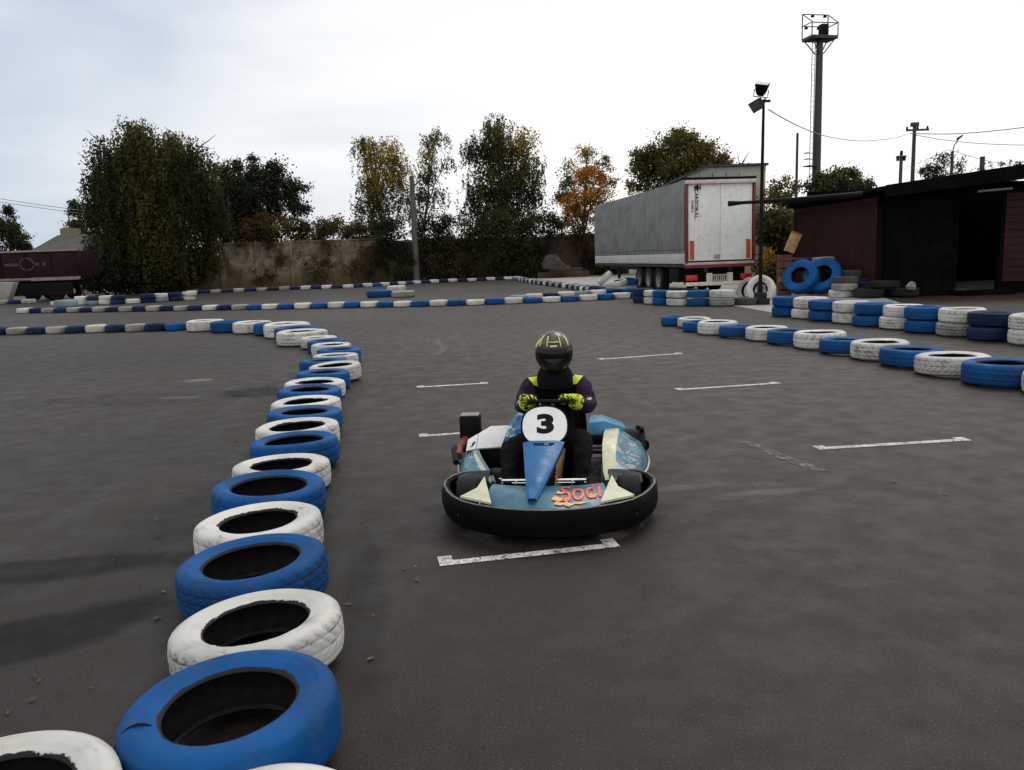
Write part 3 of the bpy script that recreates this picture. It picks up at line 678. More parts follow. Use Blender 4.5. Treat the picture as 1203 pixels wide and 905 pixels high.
# number plate
PN = Matrix.Translation((-.024, .775, .508))@Matrix.Rotation(KTH*-.4, 4, 'Z')@Matrix.Rotation(R_(90-37), 4, 'X')
def sq(n, rx, ry, pw=2.35): return [(rx*math.copysign(abs(math.cos(a))**(2/pw), math.cos(a)), ry*math.copysign(abs(math.sin(a))**(2/pw), math.sin(a))) for a in (2*math.pi*i/n for i in range(n))]
def disc(rx, ry, z0, z1, n=56):
    return [[tuple(PN@Vector((x*k, y*k, z))) for x, y in sq(n, rx, ry)] for k, z in ((.9, z0), (1, z0+.004), (1, z1-.003), (.985, z1))]
MB().loft(disc(.150, .142, -.012, .004)).build('plate_border', M['black'], kart, smooth=40)
npl = MB().loft(disc(.139, .130, .0, .008)).build('number_plate', KT['white'], kart, smooth=40)
text_mesh('3', .185, M['satin'], 'number', npl, PN@Matrix.Translation((0.005, .004, .0085))@Matrix.Diagonal((1.25, .92, 1, 1)), .0012, .0095)
mb = MB()
for x in (-.055, .025): mb.tube([(x, .89, .57), (x, .885, .628)], .007, 8)
mb.build('plate_stud', M['chrome'], kart)
mb = MB(); mb.tube([(-.11, .885, .55), (-.03, .90, .56), (.06, .885, .55)], .012); mb.build('plate_bracket', M['satin'], kart)
# steering wheel
SWM = Matrix.Translation((-.012, 1.10, .595))@Matrix.Rotation(R_(-14), 4, 'X')
SWR = .128
mb = MB(); mb.tube([SWM@Vector((SWR*math.cos(a), SWR*math.sin(a), 0)) for a in (2*math.pi*i/36 for i in range(36))], .0135, 10, closed=True)
for a in (.3, math.pi-.3, -math.pi/2): mb.tube([SWM@Vector((0, 0, -.01)), SWM@Vector((SWR*math.cos(a), SWR*math.sin(a), 0))], .008)
mb.lathe([(.0, .02), (.03, .018), (.035, -.02), (0, -.025)], tuple(SWM.translation), 16)
mb.build('steering_wheel', M['satin'], kart, smooth=40)
# pedal guards
for s, xa, xb in ((-1, -.285, -.096), (1, .056, .232)):
    pg = MB(); pg.tube([(xa, .50, .238), (xb, .50, .238)], .0075); pg.tube([(xa, .50, .222), (xb, .50, .222)], .005)
    pg.tube([(xb if s > 0 else xa, .50, .25), (xb if s > 0 else xa, .50, .09)], .010); pg.tube([((xa+xb)/2, .49, .225), ((xa+xb)/2, .46, .09)], .007)
    pg.build('pedal', M['chrome'], kart)
# side pods
def pod(s, ZT, XI, wide=()):
    rows = []
    Y = [.80, .88, 1.0, 1.15, 1.32, 1.48, 1.60]
    XO = [.44, .515, .575, .615, .640, .645, .61]
    for y, xo, zt, xi in zip(Y, XO, ZT, XI):
        rows.append([(s*xo*.97, y, .055), (s*(xo+.012), y, .10), (s*(xo+.005), y, .16), (s*(xo-.025), y, .16+.30*max(0, zt-.16)+.01), (s*(xi+.35*(xo-xi)), y, zt-.018), (s*(xi+(.085 if wide else .03)), y, zt-(.012 if wide else 0)), (s*xi, y, zt-.012), (s*xi, y, .06)])
    m = MB(); m.loft(rows)
    n = 8; nf = (len(Y)-1)*n
    m.m = [(1 if ((i % n) == 4 or ((i % n) in wide)) and (i//n) < 6 else 0) for i in range(nf)]+[0, 0]
    o = m.build('side_pod', [KT['teal'], KT['cream']], kart, smooth=45)
    MB().tube([(s*(x+.022), y, .125) for x, y in zip(XO, Y)]+[(s*.56, 1.68, .125)], .010).build('side_bar', KT['alu'], o)
    return o
pod(-1, [.15, .175, .205, .232, .25, .255, .24], [.345, .37, .42, .475, .52, .54, .54]); pod(1, [.16, .20, .265, .315, .345, .35, .32], [.345, .335, .335, .34, .355, .375, .41], (5,))
MB().loft([[(.25, 1.40, .30), (.25, 1.42, .385), (.36, 1.46, .392), (.52, 1.48, .335), (.50, 1.46, .315)], [(.27, 1.72, .30), (.27, 1.72, .38), (.36, 1.72, .385), (.50, 1.70, .33), (.49, 1.70, .31)]]).build('tank_cover', simple('light_blue_plastic', (.045, .22, .40), .35, var=.2, scale=8, spec=.25), kart, smooth=30, bevel=.006)
# engine cover on the left in the photo
ec = MB().loft([[(-.35, 1.27, .262), (-.17, 1.25, .285), (-.165, 1.30, .40), (-.17, 1.36, .462), (-.25, 1.37, .463), (-.30, 1.35, .394)], [(-.35, 1.62, .262), (-.17, 1.62, .285), (-.165, 1.62, .40), (-.17, 1.62, .44), (-.25, 1.62, .44), (-.30, 1.62, .38)]]).build('engine_cover', swirl(), kart, smooth=30, bevel=.008)
def plate(name, P, mat, th, parent): 
    c = [Vector(p) for p in P]; n = (c[1]-c[0]).cross(c[-1]-c[0]).normalized()
    if n.y > 0: n = -n
    return MB().prism(c, -n*th).build(name, mat, parent, bevel=.003), n, c
w2, n2, c2 = plate('cover_plate', [(-.522, 1.24, .258), (-.352, 1.25, .264), (-.298, 1.36, .394), (-.43, 1.36, .390), (-.515, 1.33, .345)], KT['white'], .012, kart)
w1, n1, c1 = plate('cover_plate', [(-.600, 1.26, .238), (-.528, 1.245, .257), (-.521, 1.33, .343), (-.592, 1.33, .302)], KT['white'], .012, kart)
o0, ux, uy = c1[0], (c1[1]-c1[0]), (c1[3]-c1[0])
MB().prism([o0+ux*a+uy*b+n1*.0015 for a, b in ((.36, .22), (.52, .30), (.55, .50), (.98, .86), (.98, .62), (.60, .22))], n1*.001).build('plate_mark', M['satin'], w1)
MB().loft([[(-.60, 1.30, .10), (-.60, 1.30, .23), (-.17, 1.30, .25), (-.17, 1.30, .10)], [(-.60, 1.62, .10), (-.60, 1.62, .25), (-.17, 1.62, .26), (-.17, 1.62, .10)]]).build('engine', M['satin'], kart, bevel=.01)
ex = MB().box((-.615, 1.66, .325), (.15, .14, .18)).build('airbox', M['satin'], kart, bevel=.018)
MB().box((-.615, 1.66, .417), (.135, .12, .008)).build('airbox_lid', M['greysteel'], ex, bevel=.002)
MB().tube([(-.66, 1.30, .19), (-.675, 1.45, .21), (-.64, 1.56, .25)], .03, 12).build('exhaust', simple('red_brown_metal', (.16, .03, .02), .5, .3), kart)
mb = MB(); mb.tube([(-.66, 1.75, .14), (-.62, 1.95, .14), (0, 2.0, .14), (.62, 1.95, .14), (.66, 1.75, .14)], .045, 12); mb.build('rear_bumper', M['black'], kart)
mb = MB(); mb.tube([(-.66, 1.20, .17), (-.70, 1.38, .22), (-.68, 1.58, .20), (-.64, 1.72, .15)], .022, 8); mb.build('rear_guard', M['satin'], kart)
mb = MB(); mb.tube([(.60, 1.50, .33), (.635, 1.60, .30), (.64, 1.72, .15)], .018, 8); mb.build('rear_guard', M['satin'], kart)
# seat
S = []
for (y, z, hw, d) in ((1.12, .09, .15, .10), (1.22, .075, .19, .17), (1.40, .08, .205, .24), (1.56, .16, .205, .24), (1.68, .34, .195, .16), (1.74, .52, .175, .08), (1.75, .56, .15, .03)):
    c = .03
    S.append([(c-hw, y-d*.25, z+d*.9), (c-hw*.86, y, z+.015), (c, y+.02, z), (c+hw*.86, y, z+.015), (c+hw, y-d*.25, z+d*.9), (c+hw*1.03, y-d*.25+.01, z+d*.9), (c+hw*.9, y+.02, z-.005), (c, y+.045, z-.02), (c-hw*.9, y+.02, z-.005), (c-hw*1.03, y-d*.25+.01, z+d*.9)])
MB().loft(S).build('seat', M['black'], kart, smooth=60)
# ------------------------------------------------------------------ driver
drv = thing('person', 'kart driver in dark purple race suit, black helmet and neon yellow gloves', 'person', (ko.x, ko.y, 0), KTH)
SUIT = simple('black_suit_cloth', (.006, .0055, .007), .85, var=.45, scale=11, bump=.5, spec=.08); PURP = simple('purple_suit_cloth', (.030, .015, .042), .8, var=.5, scale=14, bump=.6, spec=.1)
NEON = simple('neon_yellow_cloth', (.60, .72, .04), .6, var=.15, scale=16); PALE = simple('pale_lilac_print', (.36, .30, .42), .7, var=.3, scale=20)
def skin(name, verts, edges, radii, root, mats, parent, sub=2, pick=None, smooth=True):
    me = bpy.data.meshes.new(name); me.from_pydata(verts, edges, []); o = bpy.data.objects.new(name, me); COL.objects.link(o)
    m = o.modifiers.new('s', 'SKIN'); sv = me.skin_vertices[0].data
    for i, r in enumerate(radii): sv[i].radius = r if isinstance(r, tuple) else (r, r)
    for i in range(len(verts)): sv[i].use_root = (i == root)
    m.branch_smoothing = .4; m.use_smooth_shade = True
    s = o.modifiers.new('u', 'SUBSURF'); s.levels = sub; s.render_levels = sub
    dg = bpy.context.evaluated_depsgraph_get(); nm = bpy.data.meshes.new_from_object(o.evaluated_get(dg)); bpy.data.objects.remove(o)
    nm.materials.clear()
    for q in mats: nm.materials.append(q)
    for p in nm.polygons:
        p.use_smooth = True
        p.material_index = pick(p.center) if pick else 0
    q = link(bpy.data.objects.new(name, nm)); q.parent = parent; return q
BV = [(.03, 1.50, .235), (.03, 1.54, .36), (.03, 1.53, .50), (.03, 1.47, .635), (.027, 1.43, .72), (.025, 1.41, .76),
      (-.085, 1.47, .675), (-.145, 1.45, .665), (-.185, 1.36, .575), (-.203, 1.275, .535), (-.180, 1.20, .555), (-.150, 1.135, .588),
      (.145, 1.47, .675), (.205, 1.45, .665), (.248, 1.36, .57), (.262, 1.275, .53), (.222, 1.20, .553), (.160, 1.135, .588),
      (-.07, 1.44, .205), (-.185, 1.18, .30), (-.265, .93, .325), (-.262, .86, .29), (-.25, .72, .195), (-.245, .62, .125),
      (.13, 1.44, .205), (.18, 1.18, .315), (.208, .95, .375), (.210, .87, .335), (.195, .73, .21), (.186, .62, .125)]
BE = [(0, 1), (1, 2), (2, 3), (3, 4), (4, 5), (3, 6), (6, 7), (7, 8), (8, 9), (9, 10), (10, 11), (3, 12), (12, 13), (13, 14), (14, 15), (15, 16), (16, 17), (0, 18), (18, 19), (19, 20), (20, 21), (21, 22), (22, 23), (0, 24), (24, 25), (25, 26), (26, 27), (27, 28), (28, 29)]
BR = [(.15, .12), (.14, .11), (.145, .11), (.145, .11), (.095, .085), (.07, .07), .084, .080, .063, .058, .052, .043, .084, .080, .063, .058, .052, .043, .095, .085, .070, .065, .055, .044, .095, .086, .072, .066, .056, .044]
def bpick(c):
    if c.z > .44 and c.y < 1.52 and (c.x < -.115 or c.x > .175): return 1
    return 0
body = skin('race_suit', BV, BE, BR, 0, [SUIT, PURP], drv, 3, bpick)
body.name = 'body'
from mathutils import noise as mnoise
body.data.update()
nv = [v.normal.copy() for v in body.data.vertices]
for v, n_ in zip(body.data.vertices, nv):
    q_ = v.co*11; w_ = abs(mnoise.noise(q_))*.020+abs(mnoise.noise(v.co*27+Vector((3, 1, 2))))*.009
    v.co += n_*(w_-.007)
# shoes
for s, x in ((-1, -.243), (1, .186)):
    Sx = []
    for (y, z, w, h) in ((.66, .085, .030, .03), (.645, .095, .042, .05), (.60, .125, .044, .055), (.555, .165, .046, .045), (.52, .205, .043, .035), (.50, .235, .028, .02)):
        Sx.append([(x+w*math.cos(a), y+h*math.sin(a)*.8, z+h*math.sin(a)*.55) for a in (2*math.pi*k/12 for k in range(12))])
    MB().loft(Sx).build('shoe', M['satin'], drv, smooth=60)
# pads of colour sewn on the suit
def patch_on(obj, c, n, pts, mat, name, parent, up=(0, 0, 1), off=.004):
    n = Vector(n).normalized(); u = Vector(up).cross(n).normalized(); v = n.cross(u); c = Vector(c)
    V = []
    N = len(pts)
    res = []
    fine = []
    for i in range(N):
        a = Vector(pts[i]); b = Vector(pts[(i+1) % N])
        for k in range(5): fine.append(a.lerp(b, k/5))
    ctr = sum(fine, Vector((0, 0)))/len(fine)
    rings = [[ctr.lerp(p, t) for p in fine] for t in (1, .66, .33)]
    def hit(p):
        o_ = c+u*p.x+v*p.y+n*.25
        ok, l, nn, i = obj.ray_cast(o_, -n)
        return (l if ok else c+u*p.x+v*p.y)+n*off
    bpy.context.view_layer.update()
    V = [hit(p) for r in rings for p in r]+[hit(ctr)]; M_ = len(fine); Fc = []
    for r in range(2): Fc += [(r*M_+i, r*M_+(i+1) % M_, (r+1)*M_+(i+1) % M_, (r+1)*M_+i) for i in range(M_)]
    Fc += [(2*M_+i, 2*M_+(i+1) % M_, 3*M_) for i in range(M_)]
    return MB().add(V, Fc).build(name, mat, parent, smooth=60)
patch_on(body, (-.122, 1.385, .718), (-.15, -.8, .6), [(-.046, .014), (.014, .036), (.036, .012), (.030, -.040), (.004, -.044)], NEON, 'shoulder_patch', drv)
patch_on(body, (.184, 1.385, .718), (.15, -.8, .6), [(.050, .030), (-.012, .040), (-.036, .008), (-.030, -.036), (-.006, -.040)], NEON, 'shoulder_patch', drv)
patch_on(body, (.245, 1.27, .57), (.3, -.7, .7), [(-.034, -.018), (.012, .016), (.030, .024), (.028, -.004), (.0, -.022)], PALE, 'sleeve_print', drv)
patch_on(body, (-.205, 1.25, .555), (-.3, -.7, .7), [(-.018, -.028), (.012, -.022), (.014, .024), (-.012, .028)], PALE, 'sleeve_print', drv)
patch_on(body, (.028, 1.33, .70), (0, -1, .25), [(-.022, .012), (.022, .012), (.0, -.018)], M['greysteel'], 'collar_print', drv)
# gloves: palm and five fingers closed on the wheel rim
def glvmat():
    t = NT('neon_black_glove'); o = t.obj(); n = t.noise(o, 34., 2, .5, dist=1.2)
    return t.out(t.mix(t.ramp(n, .50, .54), (.56, .68, .05), (.012, .014, .010)), .6, spec=.2)
GLV = glvmat()
def glove(s):
    cx = -.012
    V = []; E_ = []; Rr = []
    def rim(a, out=0., dz=0.): return SWM@Vector(((SWR+out)*math.cos(a)*1., (SWR+out)*math.sin(a), dz))
    # s=+1: right in the photo.  angle on the rim around 0 (x+) or pi (x-)
    base = 0.05 if s > 0 else math.pi-.05
    def ang(t): return base+(t if s > 0 else -t)
    wrist = Vector((.158 if s > 0 else -.150, 1.150, .592))
    V.append(tuple(wrist)); Rr.append((.034, .030))
    palm = rim(ang(.0), .030, .026); V.append(tuple(palm)); Rr.append((.050, .034)); E_.append((0, 1))
    pk = rim(ang(-.25), .016, .040); V.append(tuple(pk)); Rr.append((.046, .026)); E_.append((1, 2))
    out = skin('glove', V, E_, Rr, 0, [GLV], drv, 2)
    for k, (t, L) in enumerate(((-.78, .95), (-.54, 1.05), (-.30, 1.05), (-.07, .9))):
        a = ang(t); kn = rim(a, .030, .028); V2 = [tuple(kn.lerp(palm, .45)), tuple(kn)]
        for (o_, dz) in ((.004, .040), (-.020, .026), (-.026, .002), (-.016, -.018)):
            V2.append(tuple(rim(a+(s*.02), o_*L, dz*L)))
        skin('finger', V2, [(i, i+1) for i in range(len(V2)-1)], [.0155, .0155, .0145, .0135, .0125, .0105], 0, [NEON, M['satin']], out, 1, (lambda kk: (lambda c: 1 if math.sin(c.x*260+kk*2+c.z*120) > .3 else 0))(k))
    V2 = [tuple(palm), tuple(rim(ang(-.30), -.012, .044)), tuple(rim(ang(-.62), -.028, .040)), tuple(rim(ang(-.86), -.030, .026))]
    skin('thumb', V2, [(0, 1), (1, 2), (2, 3)], [.017, .016, .0145, .012], 0, [M['satin'], NEON], out, 1)
    fw = Vector((.232 if s > 0 else -.187, 1.21, .553)); MB().tube([wrist.lerp(fw, .38), wrist.lerp(fw, .12), wrist.lerp(palm, .3)], [.055, .054, .048], 16).build('cuff', GLV, out, smooth=60)
glove(1); glove(-1)
# helmet
HC = Vector((.025, 1.40, .890)); HROT = Matrix.Rotation(R_(9), 3, 'X')
def hp(az, el, d=0.):
    """point on the helmet shell: az 0 faces forward (-y), el up"""
    ca, sa = math.cos(el), math.sin(el)
    x = .130*ca*math.sin(az); y = -.150*ca*math.cos(az); z = .152*sa if sa > 0 else .150*sa
    f = max(0, math.cos(az))
    if sa < 0: y -= f**2*.030*min(1, -sa*2.2)*(1 if sa > -.75 else (1+sa)/.25); x *= 1-.16*(-sa)*f
    n = Vector((x/.130**2, y/.15**2, z/.152**2)).normalized()
    return HC+HROT@(Vector((x, y, z))+n*d)
V = []; Fc = []; NA, NE = 40, 26; e0, e1 = R_(-62), R_(90)
for j in range(NE+1):
    for i in range(NA): V.append(hp(2*math.pi*i/NA, e0+(e1-e0)*j/NE))
for j in range(NE):
    for i in range(NA): Fc.append((j*NA+i, j*NA+(i+1) % NA, (j+1)*NA+(i+1) % NA, (j+1)*NA+i))
Fc.append(tuple(range(NA-1, -1, -1)))
HSH = simple('black_helmet_gloss', (.012, .011, .010), .22, var=.3, scale=8)
helm = MB().add(V, Fc).build('helmet', HSH, drv, smooth=60)
def hpatch(name, quads, d, mat, nn=8, parent=None):
    mb = MB()
    for (a0, e0_, a1, e1_, a2, e2, a3, e3) in quads:
        Vt = []; Fq = []
        for lay in (d, d-.006):
            for i in range(nn+1):
                for j in range(nn+1):
                    u, v = i/nn, j/nn
                    az = (a0*(1-u)+a1*u)*(1-v)+(a3*(1-u)+a2*u)*v; el = (e0_*(1-u)+e1_*u)*(1-v)+(e3*(1-u)+e2*u)*v
                    Vt.append(hp(R_(az), R_(el), lay))
        W = nn+1; n_ = W*W
        for i in range(nn):
            for j in range(nn):
                a = i*W+j; Fq += [(a, a+W, a+W+1, a+1), (n_+a, n_+a+1, n_+a+W+1, n_+a+W)]
        for i in range(nn): a = i*W; b = a+nn; Fq += [(a, n_+a, n_+a+W, a+W), (b, b+W, n_+b+W, n_+b)]
        for j in range(nn): a = j; b = nn*W+j; Fq += [(a, a+1, n_+a+1, n_+a), (b, n_+b, n_+b+1, b+1)]
        mb.add(Vt, Fq)
    return mb.build(name, mat, parent or helm, smooth=60)
hpatch('visor', [(-72, -14, 72, -14, 68, 24, -68, 24)], .005, simple('smoked_visor', (.004, .004, .005), .22, var=.2, spec=.25), 14)
OLIVE = simple('olive_gold_print', (.075, .060, .030), .35, var=.3, scale=14); LEMON = simple('pale_lemon_print', (.62, .60, .30), .35, var=.2, scale=20)
hpatch('helmet_stripe', [(-22, 30, -19, 30, -26, 62, -34, 60), (24, 30, 27, 30, 34, 60, 29, 62), (-54, 28, -50, 30, -62, 62, -72, 58), (56, 30, 60, 28, 74, 57, 64, 62), (-22, 42, 24, 42, 24, 44.5, -22, 44.5)], .0035, LEMON, 6)
hpatch('helmet_print', [(-18, 46, 20, 46, 26, 78, -26, 78), (-48, 34, -27, 34, -36, 60, -62, 60), (30, 34, 52, 34, 64, 60, 40, 60)], .0025, OLIVE, 8)
hpatch('forehead_mark', [(-11, 30, 13, 30, 13, 34, -11, 34)], .0045, simple('lemon_badge', (.72, .70, .22), .4), 4)
hpatch('side_mark', [(-84, 22, -70, 18, -62, 44, -74, 46)], .0045, NEON, 5)
hpatch('chin_vent', [(-16, -40, 16, -40, 20, -30, -20, -30)], .004, M['satin'], 4)
MB().lathe([(.122, -.085), (.128, -.03), (.118, .02), (.095, .055)], (.026, 1.42, .735), 24).build('neck_brace', SUIT, drv, smooth=60)

# ------------------------------------------------------------------ semi-trailer
TYAW = R_(7.3); pl = at(803, 300, 28.4); pr_ = at(889, 300, 28.72)
tr = thing('semi_trailer', 'parked semi-trailer with grey curtain side and white rear doors in maroon frame', 'semi-trailer', ((pl.x+pr_.x)/2, 28.56, 0), TYAW)
TW, TL, ZB, ZT = 1.275, 13.6, 1.10, 4.06
def curtain():
    t = NT('grey_tarpaulin'); o = t.obj(); n = t.noise(t.vec('MULTIPLY', o, (1, .5, 1.2)), 1.5, 5, .6)
    c = t.mix(t.ramp(n, .3, .7), (.15, .158, .156), (.225, .235, .23)); x, y, z = t.sepxyz(o)
    n2 = t.noise(t.vec('MULTIPLY', o, (1, 6., .35)), 1.1, 4, .6); c = t.mix(t.ramp(n2, .5, .75, 0, .5), c, (.30, .31, .305))
    fr = t.math('FRACT', t.math('DIVIDE', y, .62)); c = t.mix(t.math('MULTIPLY', t.math('GREATER_THAN', fr, .93), t.math('LESS_THAN', z, 1.95)), c, (.06, .062, .062))
    c = t.mix(t.ramp(t.math('ABSOLUTE', t.math('SUBTRACT', z, 1.62)), .05, .02, 0, .6), c, (.07, .07, .07)); c = t.mix(t.ramp(t.noise(o, .9, 5, .7), .52, .7, 0, .6), c, (.10, .10, .095))
    t.bump(t.noise(t.vec('MULTIPLY', o, (1, 1.6, .4)), 1.3, 4), .5, .08)
    return t.out(c, .55)
TARP = curtain(); TWH = concrete('scuffed_white_panel', (.70, .71, .71), (.80, .80, .79), .7); MAR = simple('maroon_paint', (.15, .014, .024), .5, var=.3, scale=4); SIDE_ = concrete('grey_side_board', (.40, .41, .41), (.5, .51, .51), 1.)
S = []
for k in range(29):      # curtain, slightly bellied between the hidden posts
    y = .12+(TL-.24)*k/28; b = .028*abs(math.sin(math.pi*k/28*5.0)); S.append([(-TW+.02, y, 1.50), (-TW-.01-b*.6, y, 1.9), (-TW-.012-b, y, 2.7), (-TW-.01-b*.7, y, 3.5), (-TW+.02, y, 3.98), (-TW+.10, y, 3.98), (-TW+.10, y, 1.50)])
MB().loft(S).build('curtain', TARP, tr, smooth=60)
S = [[(p[0]*-1, p[1], p[2]) for p in q] for q in S]; MB().loft(S).build('curtain', TARP, tr, smooth=60)
MB().prism([(-TW+.05, .1, 3.985), (0, .1, 4.06), (TW-.05, .1, 3.985), (TW-.05, .1, 3.93), (-TW+.05, .1, 3.93)], (0, TL-.2, 0)).build('roof', TARP, tr)
for s in (-1, 1):
    MB().box((s*(TW-.03), TL/2, 1.30), (.06, TL-.2, .36)).build('side_board', SIDE_, tr, bevel=.01)
    MB().box((s*(TW-.04), TL/2, 1.05), (.08, TL-.1, .10)).build('side_rail', M['steel'], tr)
MB().box((0, TL/2, 1.06), (2*TW-.2, TL-.06, .12)).build('floor', M['steel'], tr)
MB().box((0, TL-.04, 2.55), (2*TW-.1, .08, 2.9)).build('front_wall', TWH, tr)
for s in (-1, 1):
    MB().box((s*(TW-.045), .03, 2.52), (.085, .12, 2.86)).build('rear_post', MAR, tr, bevel=.012)
    d = MB().box((s*.583, .05, 2.52), (1.155, .06, 2.62)).build('rear_door', TWH, tr, bevel=.01)
    for q in (.78,): MB().tube([(s*q, .012, 1.22), (s*q, .012, 3.80)], .009, 8).build('lock_bar', TWH, d)
    MB().box((s*1.03, .012, 1.58), (.15, .02, .66)).build('reflector', simple('orange_red_reflector', (.42, .06, .02), .4, var=.3, scale=6), d)
    MB().box((s*1.13, .014, 1.55), (.05, .02, .62)).build('reflector_edge', simple('pale_orange_tape', (.65, .42, .28), .4), d)
    MB().box((s*1.0, .10, .62), (.42, .07, .20)).build('tail_light', simple('red_lens', (.50, .015, .03), .25, var=.3, scale=10), tr, bevel=.02)
MB().box((0, .0, 3.90), (2*TW, .16, .13)).build('rear_header', simple('pale_pink_white_paint', (.62, .54, .54), .5), tr, bevel=.01)
MB().box((0, .04, 4.02), (2*TW+.02, .16, .08)).build('header_edge', M['satin'], tr, bevel=.01)
MB().box((0, .03, 1.11), (2*TW, .12, .09)).build('rear_sill', simple('pale_pink_paint', (.52, .40, .38), .5, var=.3), tr, bevel=.01)
MB().box((0, .03, 1.01), (2*TW, .10, .09)).build('rear_cross_member', MAR, tr)
MB().box((-.12, .028, 1.33), (.22, .02, .16)).build('door_label', simple('grey_sticker', (.30, .30, .30), .6, var=.4, scale=30), tr)
MB().box((0, .04, .40), (2*TW-.06, .10, .13)).build('underrun_bar', simple('cream_bar', (.60, .57, .48), .6, var=.2), tr, bevel=.012)
BRK = simple('cream_bracket', (.55, .55, .49), .6, var=.2)
for s in (-1, 1): MB().box((s*.38, .06, .62), (.20, .05, .30)).build('light_bracket', BRK, tr)
npb = MB().box((0, .065, .60), (.56, .02, .24)).build('licence_plate', simple('dusty_plate', (.34, .34, .31), .6), tr)
mb = MB()
for k in range(7): mb.box((-.22+k*.073, .0525, .60), (.022 if k % 3 else .035, .003, .15))
mb.build('plate_print', M['satin'], npb)
MB().box((0, .55, .68), (2*TW-.3, .08, .58)).build('rear_frame', M['satin'], tr)  # added black panel, stands in for the shade beneath the trailer
mb = MB()
for s in (-1, 1): mb.box((s*.45, TL/2, .92), (.14, TL-.4, .22))
mb.build('chassis_beam', M['steel'], tr)
def big_wheel(x, y):
    r, w = .50, .34
    o = MB().lathe([(.29, -w*.42), (.31, -w*.48), (.43, -w*.5), (.485, -w*.44), (.5, -w*.3), (.5, w*.3), (.485, w*.44), (.43, w*.5), (.31, w*.48), (.29, w*.42)], n=40, axis='x', closed=True).build('wheel', M['rubber'], tr, smooth=40, loc=(x, y, r))
    MB().lathe([(.0, -.05), (.10, -.06), (.11, -.03), (.22, .02), (.27, -w*.40), (.295, -w*.44), (.295, w*.44), (.27, w*.40), (.22, .02), (.11, .08), (0, .09)], n=28, axis='x').build('rim', M['greysteel'], o, smooth=40)
for y in (3.25, 4.56, 5.87):
    for s in (-1, 1): big_wheel(s*1.06, y)
mb = MB()
for y in (3.25, 4.56, 5.87): mb.tube([(-1.0, y, .5), (1.0, y, .5)], .06)
mb.build('axle', M['steel'], tr)
for s in (-1, 1): MB().box((s*.85, TL-3.2, .60), (.12, .12, .80)).build('landing_leg', M['steel'], tr)
MB().box((-.95, 1.5, .70), (.5, 1.0, .5)).build('tool_box', M['satin'], tr, bevel=.03)
for s in (-1, 1): MB().box((s*1.06, 2.55, .62), (.34, .02, .5)).build('mud_flap', M['satin'], tr)
# black emblem and lettering running up the left door
ML = Matrix.Translation((-.90, .013, 3.18))@Matrix.Rotation(R_(90), 4, 'X')@Matrix.Rotation(R_(-90), 4, 'Z')
text_mesh('CARGOBULL', .17, M['satin'], 'door_lettering', tr, ML@Matrix.Translation((.02, .02, 0)), .004, .003)
text_mesh('SCHMITZ', .10, M['satin'], 'door_lettering', tr, ML@Matrix.Translation((.10, -.12, 0)), .004, .001)
em = [(-.02, 0), (.10, .02), (.16, .09), (.12, .13), (.15, .20), (.08, .17), (-.01, .20), (-.10, .17), (-.16, .10), (-.13, .05), (-.16, 0), (-.12, -.01), (-.08, .06), (-.05, .05)]
MB().prism([(-.83+x*.85, .0125, 3.62+z*.95) for x, z in em], (0, -.004, 0)).build('door_emblem', M['satin'], tr, smooth=0)
# ------------------------------------------------------------------ vegetation
NP = np.random.default_rng(11)
def leaf_mat():
    t = NT('leaves'); a = t.n('ShaderNodeAttribute'); a.attribute_name = 'tint'
    gi = t.n('ShaderNodeNewGeometry').outputs['Random Per Island']
    c = t.mix(t.ramp(gi, 0, 1, 0, .25), a.outputs['Color'], t.mix(.5, a.outputs['Color'], (.085, .075, .022)))
    t.out(c, .6, spec=.25)
    tr_ = t.n('ShaderNodeBsdfTranslucent'); t.set(tr_.inputs[0], c); ms = t.n('ShaderNodeMixShader'); ms.inputs[0].default_value = .42
    out = t.t.nodes['Material Output']; t.t.links.new(t.b.outputs[0], ms.inputs[1]); t.t.links.new(tr_.outputs[0], ms.inputs[2]); t.t.links.new(ms.outputs[0], out.inputs[0])
    return t.mat
LEAF = leaf_mat(); BARK = concrete('dark_bark', (.030, .025, .020), (.055, .048, .04), 2.); BIRCHB = concrete('birch_bark', (.06, .055, .05), (.22, .21, .20), 1.2)
GREEN = (.050, .066, .017); DKG = (.021, .031, .011); OLIV = (.125, .110, .024); YEL = (.36, .23, .035); ORG = (.46, .17, .016); BRN = (.105, .060, .032); TEALG = (.032, .050, .030)
def leaves(name, C, T, size, parent, up=0.):
    N = len(C); C = np.asarray(C); T = np.asarray(T)
    d = NP.normal(size=(N, 3)); d[:, 2] = d[:, 2]*(1-up)-up*2.2; d /= np.linalg.norm(d, axis=1)[:, None]
    e = NP.normal(size=(N, 3)); e -= d*(e*d).sum(1)[:, None]; e /= np.linalg.norm(e, axis=1)[:, None]
    s = size*NP.uniform(.6, 1.35, N)[:, None]; wd = NP.uniform(.30, .52, N)[:, None]
    P = np.empty((N, 4, 3)); P[:, 0] = C+d*s*.6; P[:, 1] = C+e*s*wd; P[:, 2] = C-d*s*.6; P[:, 3] = C-e*s*wd
    me = bpy.data.meshes.new(name); me.vertices.add(N*4); me.vertices.foreach_set('co', P.ravel()); me.loops.add(N*4); me.loops.foreach_set('vertex_index', np.arange(N*4, dtype=np.int32)); me.polygons.add(N); me.polygons.foreach_set('loop_start', np.arange(0, N*4, 4, dtype=np.int32)); me.polygons.foreach_set('loop_total', np.full(N, 4, dtype=np.int32))
    me.update(calc_edges=True); me.materials.append(LEAF)
    at_ = me.attributes.new('tint', 'FLOAT_COLOR', 'FACE'); at_.data.foreach_set('color', np.c_[T, np.ones(N)].astype(np.float32).ravel())
    o = link(bpy.data.objects.new(name, me))
    if parent: o.parent = parent
    return o
